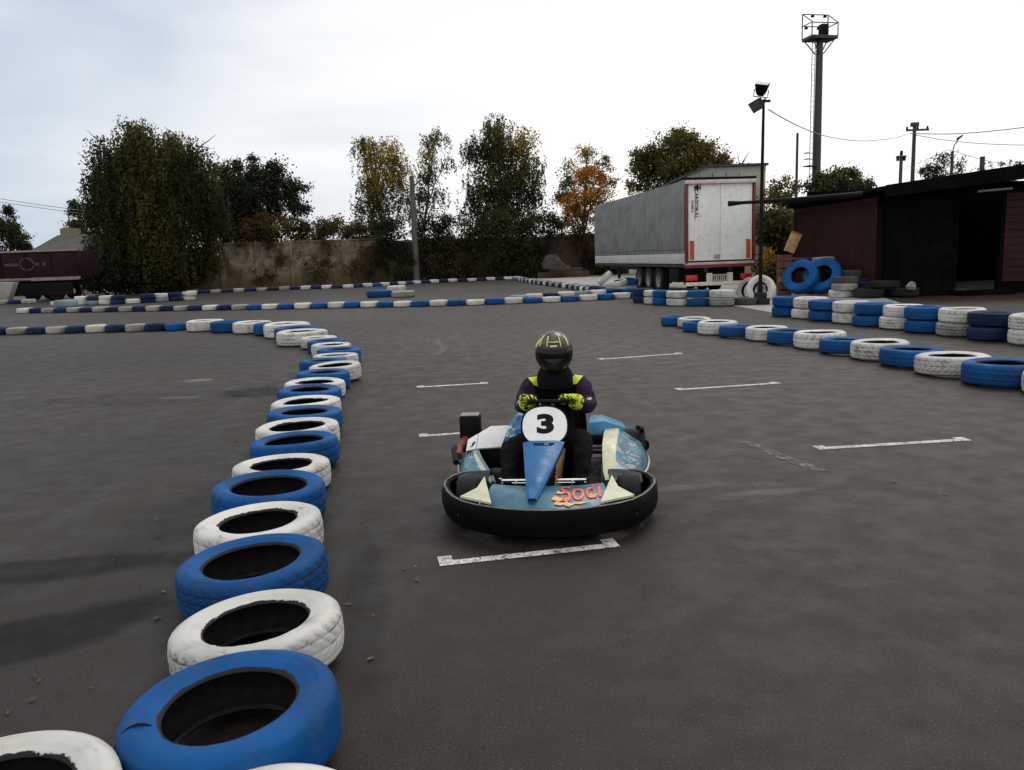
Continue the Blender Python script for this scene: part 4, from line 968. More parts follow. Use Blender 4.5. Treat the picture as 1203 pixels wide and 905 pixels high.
def cloud(blobs, Y, base, k, droop=0., sub=.30, depth=.9):
    """blobs (px, py, rx, ry, tint a, tint b[, weight]) seen at distance Y -> leaf centres and tints, relative to base"""
    C = []; T = []; ctr = []
    m = 1./pxm(Y)
    for b in blobs:
        px, py, rx, ry, ta, tb = b[:6]; wgt = b[6] if len(b) > 6 else 1.
        c = np.array(at(px, py, Y))-np.array(base); r = np.array((rx*m, rx*m*depth, ry*m)); ctr.append(c)
        n = int(rx*ry*3.14*k*wgt); ncl = max(5, int(rx*ry*3.14/(38 if droop else 46)))
        for q in range(ncl):
            v = NP.normal(size=3); v /= np.linalg.norm(v); v *= NP.uniform(0, 1)**(1/2.6)*NP.uniform(.88, 1.10)
            cc = c+v*r; f = NP.uniform(0, 1); tint = np.array(ta)*(1-f)+np.array(tb)*f; tint = tint*NP.uniform(.65, 1.35)
            nn = max(3, int(n/ncl*NP.uniform(.4, 1.6)))
            if droop:
                for st in range(max(1, nn//16)):
                    o_ = NP.normal(size=3)*np.array((.32, .32, .12)); L = NP.uniform(.5, 1.)*droop; t = NP.uniform(0, 1, 16)
                    p = cc+o_+np.c_[t*NP.normal()*.25, t*NP.normal()*.25, -t*L]+NP.normal(size=(16, 3))*.06
                    C.append(p); T.append(np.tile(tint, (16, 1)))
            else:
                rad = sub*min(r[0], r[2])*NP.uniform(.6, 1.4)+.12
                p = cc+NP.normal(size=(nn, 3))*rad*np.array((.62, .62, .5)); C.append(p); T.append(np.tile(tint, (nn, 1)))
    C = np.concatenate(C); T = np.concatenate(T); T *= NP.uniform(.75, 1.25, (len(T), 1))
    ok = C[:, 2] > .05
    return C[ok], T[ok], ctr
def tree(name, label, cat, px, Y, r, blobs, k=.9, size=.22, droop=0., bark=None, group=None, sub=.30, lean=0., up=0., depth=.9, dim=1.):
    b = at(px, 300, Y); base = Vector((b.x, Y, 0)); t = thing(name, label, cat, base, 0, group)
    C, T, ctr = cloud(blobs, Y, base, k*2.9, droop, sub, depth)
    leaves('crown', C, T*dim, size*.58, t, up)
    mb = MB(); rr = random.Random(int(px)); ctr = sorted((Vector(c) for c in ctr), key=lambda c: -c.z); topc = ctr[0]
    def limb(a, bb, r0, r1, n=6, w=.12):
        P = []
        for i in range(n+1):
            f = i/n; q = a.lerp(bb, f); s_ = math.sin(f*math.pi); P.append(q+Vector((rr.uniform(-w, w), rr.uniform(-w, w), 0))*s_*(bb-a).length*.25)
        mb.tube(P, [r0+(r1-r0)*i/n for i in range(n+1)], 8); return P
    main = limb(Vector((0, 0, -.1)), topc, r, r*.2, 9, .08)
    for c in ctr[1:]:
        j = max(1, min(7, int(len(main)*min(.8, max(.15, (c.z*.62)/max(.1, topc.z)))))); limb(main[j], c, r*.42, r*.10)
        for q in range(3): limb(c, c+Vector((rr.uniform(-1, 1), rr.uniform(-1, 1), rr.uniform(-.2, 1)))*1.3, r*.12, r*.03, 4)
    mb.build('trunk', bark or BARK, t, smooth=60)
    return t
def bush(label, px, Y, blobs, k=.9, size=.2, group='bushes along the concrete wall', droop=0., sub=.3, name='bush', cat='bush', depth=.7):
    b = at(px, 320, Y); base = Vector((b.x, Y, 0)); t = thing(name, label, cat, base, 0, group)
    C, T, ctr = cloud(blobs, Y, base, k*2.4, droop, sub, depth); leaves('foliage', C, T, size*.64, t)
    mb = MB()
    for c in ctr: mb.tube([(c[0]*.5, c[1]*.5, -.05), (c[0]*.9, c[1]*.8, c[2]*.5), tuple(c)], [.06, .04, .02], 6)
    mb.build('stem', BARK, t)
    return t
TG = 'trees behind the concrete wall'
tree('willow_tree', 'tall dark weeping willow left of the concrete wall, its strands nearly reaching the ground', 'tree', 165, 54.5, .34, [(160, 170, 26, 30, OLIV, GREEN), (163, 150, 12, 14, GREEN, OLIV), (132, 190, 26, 30, GREEN, DKG), (195, 185, 30, 32, OLIV, GREEN), (222, 175, 14, 14, GREEN, GREEN), (140, 230, 36, 36, DKG, GREEN), (185, 230, 45, 40, OLIV, DKG), (225, 220, 26, 40, GREEN, DKG), (150, 280, 44, 34, DKG, GREEN), (200, 280, 44, 34, DKG, OLIV), (128, 300, 30, 28, DKG, DKG), (170, 310, 36, 22, DKG, DKG), (116, 205, 12, 18, GREEN, DKG, .5), (108, 200, 8, 20, GREEN, DKG, .35), (112, 240, 10, 26, OLIV, DKG, .6), (118, 168, 8, 10, OLIV, GREEN, .5), (246, 195, 9, 22, GREEN, OLIV, .5), (206, 158, 14, 8, OLIV, YEL, .5), (236, 172, 9, 10, GREEN, OLIV, .5), (250, 240, 12, 30, DKG, GREEN, .6)], 1.25, .22, 2.6, up=.8, depth=.8, dim=.72)
tree('dark_tree', 'dense dark tree standing right behind the willow, with a wispy branch to its right', 'tree', 285, 60.5, .28, [(268, 215, 26, 22, DKG, GREEN), (305, 212, 30, 20, TEALG, DKG), (258, 245, 30, 30, DKG, DKG), (300, 245, 34, 30, DKG, TEALG), (330, 225, 14, 14, TEALG, DKG), (350, 222, 11, 10, TEALG, DKG, .6), (345, 245, 16, 12, DKG, TEALG, .7), (280, 275, 44, 22, DKG, DKG), (277, 196, 8, 10, GREEN, DKG, .6), (296, 194, 10, 8, TEALG, DKG, .7), (322, 198, 9, 9, TEALG, DKG, .6)], 1.0, .26)
tree('birch_tree', 'birch with yellowing top, left of the concrete pole', 'tree', 446, 64, .17, [(436, 172, 16, 18, YEL, OLIV, .7), (458, 175, 14, 18, YEL, YEL, .6), (440, 200, 24, 20, OLIV, YEL, .75), (466, 200, 14, 20, OLIV, YEL, .7), (432, 228, 20, 20, GREEN, OLIV, .6), (460, 230, 22, 20, GREEN, OLIV, .65), (440, 250, 28, 12, GREEN, DKG, .5), (425, 165, 10, 10, OLIV, GREEN, .6)], 1.15, .21, 1.3, BIRCHB, TG, up=.6)
tree('birch_tree', 'thin sparse birch leaning right behind the concrete pole', 'tree', 488, 64.5, .15, [(512, 158, 10, 12, GREEN, OLIV, .7), (506, 178, 12, 14, OLIV, YEL, .6), (500, 200, 14, 14, GREEN, TEALG, .6), (524, 188, 10, 7, GREEN, TEALG, .6), (492, 222, 18, 16, TEALG, GREEN, .5), (514, 228, 14, 12, TEALG, GREEN, .35), (486, 245, 20, 10, DKG, GREEN, .5)], 1.1, .21, 1.1, BIRCHB, TG, up=.6)
tree('birch_tree', 'tall full birch in the middle of the skyline, right of the concrete pole', 'tree', 588, 63, .24, [(585, 152, 20, 16, OLIV, GREEN, .8), (584, 140, 8, 8, OLIV, GREEN, .6), (608, 165, 18, 20, OLIV, YEL, .7), (565, 178, 20, 22, GREEN, DKG, .8), (592, 190, 24, 26, OLIV, DKG, .9), (616, 200, 18, 24, GREEN, OLIV, .75), (562, 215, 20, 24, GREEN, DKG, .8), (592, 225, 26, 26, DKG, GREEN, 1.), (618, 232, 16, 22, GREEN, DKG, .8), (575, 250, 34, 18, DKG, GREEN, .8), (632, 228, 8, 12, TEALG, DKG, .5)], 1.25, .21, 1.3, BIRCHB, TG, up=.6)
tree('autumn_tree', 'autumn tree with glowing orange leaves left of the grey trailer', 'tree', 680, 63.5, .2, [(688, 205, 20, 16, ORG, YEL), (668, 240, 18, 14, ORG, ORG), (695, 232, 22, 18, ORG, YEL), (712, 210, 12, 14, ORG, OLIV, .7), (690, 178, 14, 12, OLIV, YEL, .5), (666, 208, 10, 20, GREEN, TEALG, .45), (678, 255, 22, 10, ORG, BRN), (708, 195, 9, 10, OLIV, GREEN, .5), (660, 225, 10, 14, GREEN, DKG, .6)], .85, .22, 0, None, TG)
tree('round_tree', 'rounded olive green tree showing above the grey trailer roof', 'tree', 805, 62, .3, [(792, 178, 28, 22, OLIV, GREEN), (762, 188, 20, 18, GREEN, OLIV), (828, 180, 24, 18, OLIV, BRN), (850, 192, 16, 12, BRN, OLIV), (795, 205, 40, 26, GREEN, OLIV), (752, 210, 16, 20, GREEN, OLIV, .7), (806, 160, 16, 8, OLIV, GREEN), (870, 196, 7, 8, OLIV, BRN, .5), (800, 250, 50, 40, DKG, GREEN, .7)], .95, .26, 0, None, TG)
tree('shrubby_tree', 'dark green tree top behind the steel tower, over the maroon container', 'tree', 990, 52, .22, [(985, 212, 24, 12, GREEN, OLIV), (1010, 216, 18, 10, GREEN, OLIV), (965, 216, 16, 14, DKG, GREEN), (990, 232, 38, 16, DKG, DKG), (1028, 224, 8, 8, GREEN, DKG, .5)], 1., .24, 0, None, 'trees beyond the shed')
tree('sparse_tree', 'sparse twiggy tree between the lamp pole and the thin bare pole', 'tree', 915, 45, .1, [(916, 214, 12, 10, OLIV, BRN, .25), (908, 226, 12, 10, OLIV, GREEN, .4), (926, 226, 14, 10, GREEN, OLIV, .4), (915, 250, 24, 22, OLIV, BRN, .8), (920, 285, 26, 26, DKG, OLIV, 1.)], .9, .2, 0, None, 'trees beyond the shed')
tree('sparse_tree', 'thin half bare tree beside the bent street lamp over the shed roof', 'tree', 1110, 58, .1, [(1108, 190, 14, 12, OLIV, TEALG, .30), (1124, 196, 12, 8, OLIV, TEALG, .30), (1096, 200, 12, 8, GREEN, TEALG, .6), (1084, 203, 7, 9, DKG, TEALG, .7), (1110, 215, 34, 12, DKG, GREEN, .8)], .9, .2, 0, None, 'trees beyond the shed')
tree('sparse_tree', 'low bare tree far right just above the shed roof line', 'tree', 1168, 58, .08, [(1160, 200, 12, 6, TEALG, DKG, .4), (1186, 192, 12, 6, TEALG, DKG, .3), (1172, 212, 30, 10, DKG, DKG, .8)], .9, .2, 0, None, 'trees beyond the shed')
tree('poplar_tree', 'dark pointed tree at the far left frame edge above the maroon trailer', 'tree', 10, 70, .2, [(10, 252, 8, 12, TEALG, DKG), (4, 268, 16, 12, DKG, DKG), (18, 275, 16, 14, DKG, GREEN), (5, 292, 24, 16, DKG, DKG), (28, 290, 8, 12, DKG, DKG)], 1.1, .25, 0, None, 'trees at the far left')
tree('small_tree', 'dark tree with reddish foliage between the grey roof and the willow', 'tree', 96, 66, .16, [(94, 250, 12, 12, DKG, GREEN), (90, 266, 12, 12, DKG, BRN), (104, 262, 12, 14, BRN, DKG), (98, 285, 16, 16, DKG, DKG)], 1.1, .24, 0, None, 'trees at the far left')
for (lab, px, Y, bl) in (('brown dry bush hanging over the left end of the concrete wall', 285, 58.5, [(266, 272, 18, 14, BRN, DKG), (290, 272, 20, 12, BRN, BRN), (316, 266, 20, 14, BRN, OLIV), (295, 284, 36, 12, BRN, DKG)]),
        ('brown dry bush over the middle of the pale wall panels', 355, 60.5, [(340, 270, 22, 14, BRN, OLIV), (366, 270, 22, 13, BRN, DKG), (392, 268, 20, 12, OLIV, BRN), (362, 284, 40, 12, BRN, BRN)]),
        ('brown green bush over the right end of the pale wall panels', 430, 62.5, [(412, 268, 20, 14, BRN, OLIV), (440, 268, 18, 14, DKG, BRN), (428, 284, 34, 14, BRN, DKG)]),
        ('dark ivy bush covering the wall just left of the concrete pole', 462, 60.3, [(458, 280, 18, 20, DKG, GREEN), (470, 305, 18, 24, DKG, DKG), (455, 262, 16, 10, GREEN, DKG)]),
        ('dark green bush just right of the concrete pole', 512, 61.2, [(505, 275, 20, 22, DKG, GREEN), (525, 285, 20, 22, DKG, DKG), (510, 310, 28, 18, DKG, BRN), (520, 262, 18, 10, GREEN, DKG)]),
        ('dull brown bush below the gap between the birches', 548, 60.6, [(545, 300, 20, 22, BRN, DKG), (558, 275, 18, 18, DKG, GREEN), (540, 318, 20, 10, BRN, DKG)]),
        ('big dark green bush below the tall full birch', 598, 60.2, [(590, 285, 28, 32, DKG, GREEN), (615, 290, 22, 32, DKG, GREEN), (600, 262, 30, 14, GREEN, DKG), (600, 312, 34, 16, DKG, DKG)]),
        ('dark bush right of the big bush, before the brown fence', 645, 61.6, [(638, 265, 18, 16, DKG, GREEN), (655, 270, 14, 12, DKG, OLIV), (634, 300, 12, 22, DKG, DKG)]),
        ('dark undergrowth below the orange autumn tree', 690, 62.3, [(688, 280, 24, 16, DKG, BRN), (700, 305, 20, 16, BRN, DKG), (720, 300, 18, 20, DKG, BRN)]),
        ('reddish brown brush left of the pale wall panels', 235, 55.2, [(232, 312, 22, 20, BRN, DKG), (215, 325, 18, 12, DKG, BRN), (252, 305, 12, 20, BRN, OLIV)]),
        ('black shaded brush under the willow strands', 150, 53.5, [(130, 325, 34, 16, DKG, DKG), (180, 328, 34, 14, DKG, DKG), (105, 330, 14, 12, DKG, DKG)])):
    bush(lab, px, Y, bl)
for lab, px, Y, bl in (('thin dry vine climbing the left pale wall panel', 300, 57.6, [(290, 312, 10, 20, BRN, OLIV, .55), (303, 324, 20, 10, BRN, DKG, .7), (326, 298, 8, 14, BRN, DKG, .6)]), ('dry vine climbing the middle pale wall panels', 362, 59.0, [(350, 306, 12, 22, BRN, DKG, .6), (374, 316, 14, 14, OLIV, BRN, .55), (388, 298, 8, 16, DKG, BRN, .5), (360, 327, 20, 6, BRN, OLIV, .6)]), ('low yellowed weeds at the foot of the right pale wall panels', 418, 60.2, [(412, 318, 16, 12, OLIV, BRN, .7), (434, 308, 14, 20, BRN, DKG, .8), (445, 300, 10, 22, DKG, DKG, .8)])):
    bush(lab, px, Y, bl, .8, .16, 'vines and weeds on the pale wall', name='wall_vine', cat='vine', depth=.12)
bush('yellow green weeds growing beside the lamp pole and brown crates', 905, 27.8, [(903, 302, 7, 14, OLIV, YEL, .8), (910, 315, 8, 16, OLIV, BRN), (900, 322, 6, 12, OLIV, BRN)], .5, .16, None)
bush('dark green bush filling the gap between trailer and maroon container', 915, 33.5, [(912, 270, 20, 26, DKG, OLIV), (925, 300, 18, 30, DKG, BRN), (905, 310, 14, 26, DKG, DKG)], .9, .2, None)
# far treeline closing the gaps low on the horizon
C = []; T = []
for i in range(170):
    x = -170+i*2+NP.uniform(-1, 1); h = NP.uniform(2.0, 4.5); n = 70
    C.append(np.c_[NP.normal(x, 1.3, n), NP.normal(135, 2., n), np.abs(NP.normal(h*.45, h*.3, n))]); T.append(np.tile(np.array(DKG)*NP.uniform(.8, 1.6), (n, 1)))
tag(leaves('far_treeline', np.concatenate(C), np.concatenate(T), .9, None), 'low dark line of far trees along the horizon', 'trees', kind='stuff')
# ------------------------------------------------------------------ concrete wall
def wallmat():
    t = NT('weathered_wall_concrete'); o = t.n('ShaderNodeNewGeometry').outputs['Position']; n = t.noise(o, .8, 6, .7, dist=.6); n2 = t.noise(t.vec('MULTIPLY', o, (3, 3, .5)), 1., 5, .7)
    c = t.mix(t.ramp(n, .35, .65), (.075, .055, .034), (.25, .205, .14)); c = t.mix(t.ramp(n2, .48, .68, 0, .85), c, (.055, .036, .022))
    z = t.sepxyz(o)[2]; c = t.mix(t.math('MULTIPLY', t.ramp(z, 1.3, .1), t.ramp(n, .25, .6)), c, (.085, .05, .022))
    c = t.mix(t.ramp(t.noise(o, 3., 4, .7), .58, .72, 0, .7), c, (.04, .03, .022))
    t.bump(n2, .4, .05); return t.out(c, .9)
WALL = wallmat()
wl = thing('concrete_wall', 'weathered beige concrete panel wall behind the far tyre row', 'wall', (-19.94, 56.64, 0))
WP = [Vector((-24.0, 54.6, 0)), Vector((-19.94, 56.64, 0)), Vector((-8.86, 61.5, 0)), Vector((3.0, 63.0, 0)), Vector((9.5, 63.2, 0))]
def wall_seg(a, b, h, n, mat):
    u = (b-a).normalized(); ang = math.atan2(u.y, u.x); L = (b-a).length/n; off = Vector((-19.94, 56.64, 0))
    for k in range(n):
        c = a+u*L*(k+.5)-off; hh = h+rng.uniform(-.06, .06)
        m_ = MB(); m_.box((c.x, c.y, hh/2), (L-.22, .12, hh), (0, 0, ang))
        for q in range(3): m_.box((c.x, c.y-.075, hh*(.2+.3*q)), (L-.6, .04, hh*.2), (0, 0, ang))
        m_.build('panel', mat, wl)
        p = a+u*L*k-off; MB().box((p.x, p.y-.03, (h+.15)/2), (.20, .26, h+.15), (0, 0, ang)).build('post', mat, wl)
        MB().box((c.x, c.y, hh+.06), (L-.2, .24, .10), (0, 0, ang)).build('coping', mat, wl)
wall_seg(WP[0], WP[1], 2.3, 2, WALL); wall_seg(WP[1], WP[2], 3.15, 5, WALL); wall_seg(WP[2], WP[3], 3.0, 5, WALL); wall_seg(WP[3], WP[4], 3.0, 3, concrete('brown_fence_boards', (.05, .032, .024), (.085, .055, .04), 1.2))
# timber and tarp before the brown fence
WOOD = concrete('weathered_timber', (.06, .042, .026), (.11, .08, .05), 2.)
for (p0, p1, z, h, lab) in (((632, 327), (692, 325), 0, .40, 'long pale timber beam lying on the ground before the brown fence'), ((646, 326), (684, 324.5), .40, .26, 'shorter timber beam on top of the long one before the brown fence')):
    a = G(*p0); b = at(p1[0], p1[1], a.y+.2); c = (a+b)/2; tag(MB().box((c.x, c.y, z+h/2), (abs(b.x-a.x), .5, h), (0, 0, .03)).build('timber_beam', WOOD, bevel=.02), lab, 'beam', 'timber beams before the brown fence')
q = at(652, 312, 58.3); S = []
for k in range(9):
    t = k/8; x = q.x-.9+1.9*t; h = .25+.75*math.sin(math.pi*min(1, t*1.1+.1))**.7; S.append([(x, q.y-.5, .66+.0), (x+.05, q.y-.42, .66+h*.6), (x, q.y-.1, .66+h+rng.uniform(-.1, .1)), (x-.05, q.y+.3, .66+h*.7), (x, q.y+.5, .66)])
tag(MB().loft(S).build('tarp_bundle', simple('dusty_grey_tarp', (.040, .034, .030), .8, var=.4, scale=3, bump=.4), smooth=60), 'crumpled grey tarp bundle on the timber beams before the brown fence', 'tarp')
# ------------------------------------------------------------------ poles, tower, wires
cpb = G(490, 331.5); cpt = thing('concrete_pole', 'grey tapered concrete pole rising before the birches', 'pole', (cpb.x, cpb.y, 0))
MB().tube([(0, 0, -.1), (0, 0, 7.6)], [.24, .17], 14).build('shaft', M['pole'], cpt, smooth=60)
MB().lathe([(0, .10), (.15, .06), (.19, -.06), (.19, -.1)], (0, 0, 7.6), 14).build('cap', M['pole'], cpt)
lamp = thing('flood_lamp_pole', 'slim black lamp pole with two floodlights standing before the trailer', 'lamp pole', (LP.x, LP.y, 0))
MB().tube([(0, 0, 0), (0, 0, 3.0), (.02, 0, 5.52)], [.055, .05, .035], 12).build('pole', M['satin'], lamp, smooth=60)
def flood(loc, rot, w, h, d):
    o = MB().loft([[(-w/2, -d, -h/2), (w/2, -d, -h/2), (w/2, -d, h/2), (-w/2, -d, h/2)], [(-w*.36, d*.4, -h*.34), (w*.36, d*.4, -h*.34), (w*.36, d*.4, h*.34), (-w*.36, d*.4, h*.34)], [(-w*.2, d, -h*.2), (w*.2, d, -h*.2), (w*.2, d, h*.2), (-w*.2, d, h*.2)]]).build('floodlight', M['satin'], lamp, bevel=.01)
    o.location = loc; o.rotation_euler = rot
    MB().box((0, -d-.004, 0), (w*.9, .006, h*.88)).build('lens', simple('dull_lamp_glass', (.10, .10, .11), .25), o)
    MB().tube([(-w*.52, 0, 0), (-w*.52, d*1.2, 0), (w*.52, d*1.2, 0), (w*.52, 0, 0)], .014, 6).build('yoke', M['satin'], o)
flood((-.04, 0, 5.80), (R_(-68), R_(12), R_(-24)), .36, .30, .16); flood((-.14, -.04, 5.43), (R_(32), R_(-16), R_(-58)), .38, .30, .13)
MB().box((.10, 0, 5.50), (.20, .06, .06)).build('junction_box', M['satin'], lamp)
tb = at(957, 300, 70); tw = thing('floodlight_tower', 'tall dark steel tower with railed platform on top and thin ladder', 'tower', (tb.x, 70, 0), R_(12))
ZP = 18.4
MB().tube([(0, 0, 0), (0, 0, 7.5), (0, 0, ZP)], [.42, .33, .27], 14).build('mast', M['steel'], tw, smooth=60)
MB().tube([(0, 0, 0), (0, 0, 6.6)], [.75, .62], 14).build('mast_base', M['steel'], tw)
MB().box((0, 0, ZP+.12), (2.4, 1.5, .26)).build('platform', M['steel'], tw, bevel=.02)
for sx in (-1, 1):
    for sy in (-1, 1):
        MB().tube([(sx*1.18, sy*.72, ZP+.2), (sx*1.18, sy*.72, ZP+(2.2 if sy > 0 else 1.25))], .045, 6).build('post', M['steel'], tw)
        MB().tube([(sx*.22, sy*.22, ZP-1.1), (sx*1.0, sy*.6, ZP)], .05, 6).build('brace', M['steel'], tw)
def rail(pts): MB().tube(pts, .04, 6).build('rail', M['steel'], tw)
rail([(-1.18, 0.72, ZP+2.2), (1.18, 0.72, ZP+2.2)]); rail([(-1.18, 0.72, ZP+1.25), (1.18, 0.72, ZP+1.25)]); rail([(-1.18, -.72, ZP+1.2), (1.18, -.72, ZP+1.2)])
for sx in (-1, 1): rail([(sx*1.18, -.72, ZP+1.25), (sx*1.18, 0.72, ZP+2.2)]); rail([(sx*1.18, -.72, ZP+1.22), (sx*1.18, 0.72, ZP+1.22)])
for k in range(4): flm = MB().lathe([(0, .16), (.10, .12), (.16, -.08), (.0, -.10)], (-.85+k*.57, 0.68, ZP+(2.08 if k % 2 else 1.12)), 12).build('floodlight', M['satin'], tw)
MB().box((.45, .2, ZP+.78), (.62, .55, 1.05)).build('control_cabinet', M['satin'], tw, bevel=.02)
mb = MB(); mb.tube([(-.68, 0, 2), (-.68, 0, ZP)], .03, 6); mb.tube([(-.40, 0, 2), (-.40, 0, ZP)], .03, 6)
for k in range(40): mb.tube([(-.68, 0, 2.2+k*.42), (-.40, 0, 2.2+k*.42)], .014, 5)
mb.build('ladder', M['greysteel'], tw); MB().box((-.55, 0, 8.3), (1.0, .8, .08)).build('landing', M['steel'], tw)
for z in (8.9, 9.4): MB().tube([(-1.0, -.38, z), (-1.0, .38, z), (-.1, .38, z)], .03, 6).build('landing_rail', M['steel'], tw)
q = at(934, 300, 32); tag(MB().tube([(0, 0, 0), (0, 0, 5.9)], [.06, .045], 10).build('bare_pole', M['steel'], loc=(q.x, 32, 0)), 'thin bare black pole between the lamp pole and the steel tower', 'pole')
q = at(1069, 280, 55); up = thing('utility_pole', 'tall power pole with a short crossarm rising over the shed roof', 'utility pole', (q.x, 55, 0))
MB().tube([(0, 0, 0), (0, 0, 9.25)], [.16, .11], 10).build('shaft', M['steel'], up); MB().box((.2, 0, 8.95), (1.5, .12, .12)).build('crossarm', M['steel'], up)
for x in (-.5, .2, .85): MB().lathe([(0, .2), (.06, .16), (.07, 0), (0, 0)], (x, 0, 9.0), 10).build('insulator', M['satin'], up)
MB().box((0, 0, 9.3), (.45, .3, .25)).build('cap_box', M['steel'], up)
q = at(1114, 280, 55); sl_ = thing('street_lamp', 'street lamp with a bent arm right of the power pole', 'street lamp', (q.x, 55, 0))
MB().tube([(0, 0, 0), (0, 0, 7.5)], [.12, .09], 10).build('shaft', M['steel'], sl_); MB().tube([(0, 0, 7.45), (.1, 0, 7.9), (.35, 0, 8.25)], .04, 8).build('arm', M['greysteel'], sl_)
MB().loft([[(.28, -.09, 8.2), (.28, .09, 8.2), (.26, .09, 8.34), (.26, -.09, 8.34)], [(.62, -.07, 8.46), (.62, .07, 8.46), (.60, .07, 8.54), (.60, -.07, 8.54)]]).build('lamp_head', M['satin'], sl_)
q = at(1055, 280, 85); ms_ = thing('light_mast', 'small far light mast with a flat head, left of the power pole', 'light mast', (q.x, 85, 0))
MB().tube([(0, 0, 0), (0, 0, 10.3)], [.2, .16], 10).build('shaft', M['steel'], ms_); MB().box((0, 0, 10.4), (.85, .6, .16)).build('head_frame', M['steel'], ms_)
for x in (-.35, 0, .32): MB().box((x, 0, 10.2 if x else 10.75), (.2, .25, .45)).build('floodlight', M['satin'], ms_)
def wire(label, pts, Y, r=.012):
    P = [at(px, py, y) for (px, py), y in zip(pts, Y)]; Q = []
    for i in range(len(P)-1):
        for k in range(6): Q.append(P[i].lerp(P[i+1], k/6))
    Q.append(P[-1])
    for _ in range(6): Q = [Q[0]]+[(Q[i-1]+Q[i]*2+Q[i+1])/4 for i in range(1, len(Q)-1)]+[Q[-1]]
    tag(MB().tube(Q, r, 5).build('overhead_wire', M['greysteel']), label, 'wire', 'overhead wires')
wire('wire sagging from the floodlight lamp pole to the power pole', [(903, 129), (930, 145), (965, 160), (1010, 167), (1050, 163), (1066, 158)], [23.1, 27, 34, 43, 52, 55], .016)
wire('thicker wire running right from the top of the power pole', [(1069, 157), (1110, 158), (1150, 156), (1203, 150), (1260, 143)], [55, 54, 53, 52, 51], .028)
wire('lower wire from the power pole past the street lamp head to the right edge', [(1076, 159), (1110, 165), (1150, 169), (1203, 171), (1260, 170)], [55, 54, 53, 52, 51], .02)
wire('faint wire dropping left from the street lamp to the far light mast', [(1113, 176), (1090, 188), (1060, 199)], [55, 68, 84], .018)
wire('faint wire dropping right from the street lamp behind the shed roof', [(1114, 176), (1150, 187), (1200, 198)], [55, 55, 55], .018)
wire('upper wire crossing the left sky to the willow', [(-30, 229), (40, 240), (130, 252)], [60, 58, 55], .02)
wire('lower wire crossing the left sky to the willow', [(-30, 233), (40, 243.5), (130, 256)], [60, 58, 55], .02)
# ------------------------------------------------------------------ container, shed, beam on the right
def rust():
    t = NT('rusty_maroon_paint'); o = t.n('ShaderNodeNewGeometry').outputs['Position']; n = t.noise(o, .5, 5, .65); n2 = t.noise(t.vec('MULTIPLY', o, (1, 1, .25)), 2.2, 4, .7)
    c = t.mix(t.ramp(n, .3, .7), (.019, .0042, .005), (.032, .007, .007)); c = t.mix(t.ramp(n2, .55, .75, 0, .7), c, (.065, .021, .009)); return t.out(c, .65, spec=.2)
RUST = rust(); TAR = simple('tarred_boards', (.0045, .0045, .0045), .9, var=.5, scale=2, spec=.04)
ct = thing('shipping_container', 'dark maroon corrugated container left of the black shed', 'container', (10.87, 31.0, 0), math.atan2(-6.5, .45)+0.)
# local x along the long face (towards the camera), y to the right side away from the lot
CLN, CW, CHT = 6.06, 2.44, 3.0
poly = []; n = 26
for k in range(n):
    x0 = .12+(CLN-.24)*k/n; d = (CLN-.24)/n; poly += [(x0, 0.04), (x0+d*.28, .04), (x0+d*.5, .085), (x0+d*.78, .085)]
poly += [(CLN-.12, .04)]
MB().prism([(x, y, .16) for x, y in poly]+[(CLN-.12, .16, .16), (.12, .16, .16)], (0, 0, CHT-.30)).build('side_wall', RUST, ct)
mb = MB(); mb.box((CLN/2, CW/2, CHT-.05), (CLN-.02, CW-.02, .06)); mb.build('roof', RUST, ct)
MB().box((CLN-.05, CW/2, CHT/2), (.06, CW-.26, CHT-.3)).build('end_wall', RUST, ct); MB().box((.05, CW/2, CHT/2), (.06, CW-.26, CHT-.3)).build('end_wall', RUST, ct); MB().box((CLN/2, CW-.05, CHT/2), (CLN-.26, .06, CHT-.3)).build('side_wall', RUST, ct)
for x in (.06, CLN-.06):
    for y in (.06, CW-.06): MB().box((x, y, CHT/2), (.12, .12, CHT)).build('corner_post', RUST, ct)
for z in (.09, CHT-.09):
    for y in (.05, CW-.05): MB().box((CLN/2, y, z), (CLN-.25, .10, .14)).build('rail', RUST, ct)
# flat dark canopy over the container
q0 = Vector((9.9, 33, 0)); tag(MB().prism([(10.72, 31.3, 3.015), (11.15, 24.8, 3.01), (13.6, 24.95, 3.015), (13.6, 31.3, 3.02)], (0, 0, .22)).build('canopy_roof', TAR), 'flat dark canopy roof lying over the maroon container', 'roof')
sh = thing('shed', 'long black tarred shed with sloping roof and open doorway at the right edge', 'shed', (11.55, 23.9, 0), .03)
def pxl(px, z=0.):   # local x on the facade for a pixel column
    d = ray(px, 290); n = Vector((-math.sin(sh.rotation_euler.z), math.cos(sh.rotation_euler.z), 0)); t = (Vector((11.55, 23.9, 0))).dot(n)/d.dot(n); p = d*t; u = Vector((n.y, -n.x, 0)); return (p-Vector((11.55, 23.9, 0))).dot(u)
xd0, xd1 = pxl(1124), pxl(1174); SL = 9.5
def wallpiece(name, x0, x1, z0, z1, mat, y=0., th=.14):
    return MB().box(((x0+x1)/2, y+th/2, (z0+z1)/2), (x1-x0, th, z1-z0)).build(name, mat, sh)
wallpiece('front_wall', 0, xd0, 0, 3.0, TAR); wallpiece('front_wall', xd1, SL, 0, 3.25, TAR); wallpiece('lintel', xd0, xd1, 2.75, 3.25, TAR)
for k in range(12): wallpiece('cladding_board', xd1+.12, SL, .35+k*.215, .35+k*.215+.20, RUST, -.03, .028)
wallpiece('door_jamb', xd0-.08, xd0+.0, 0, 2.75, TAR, -.035, .03); wallpiece('door_jamb', xd1, xd1+.08, 0, 2.75, TAR, -.035, .03)
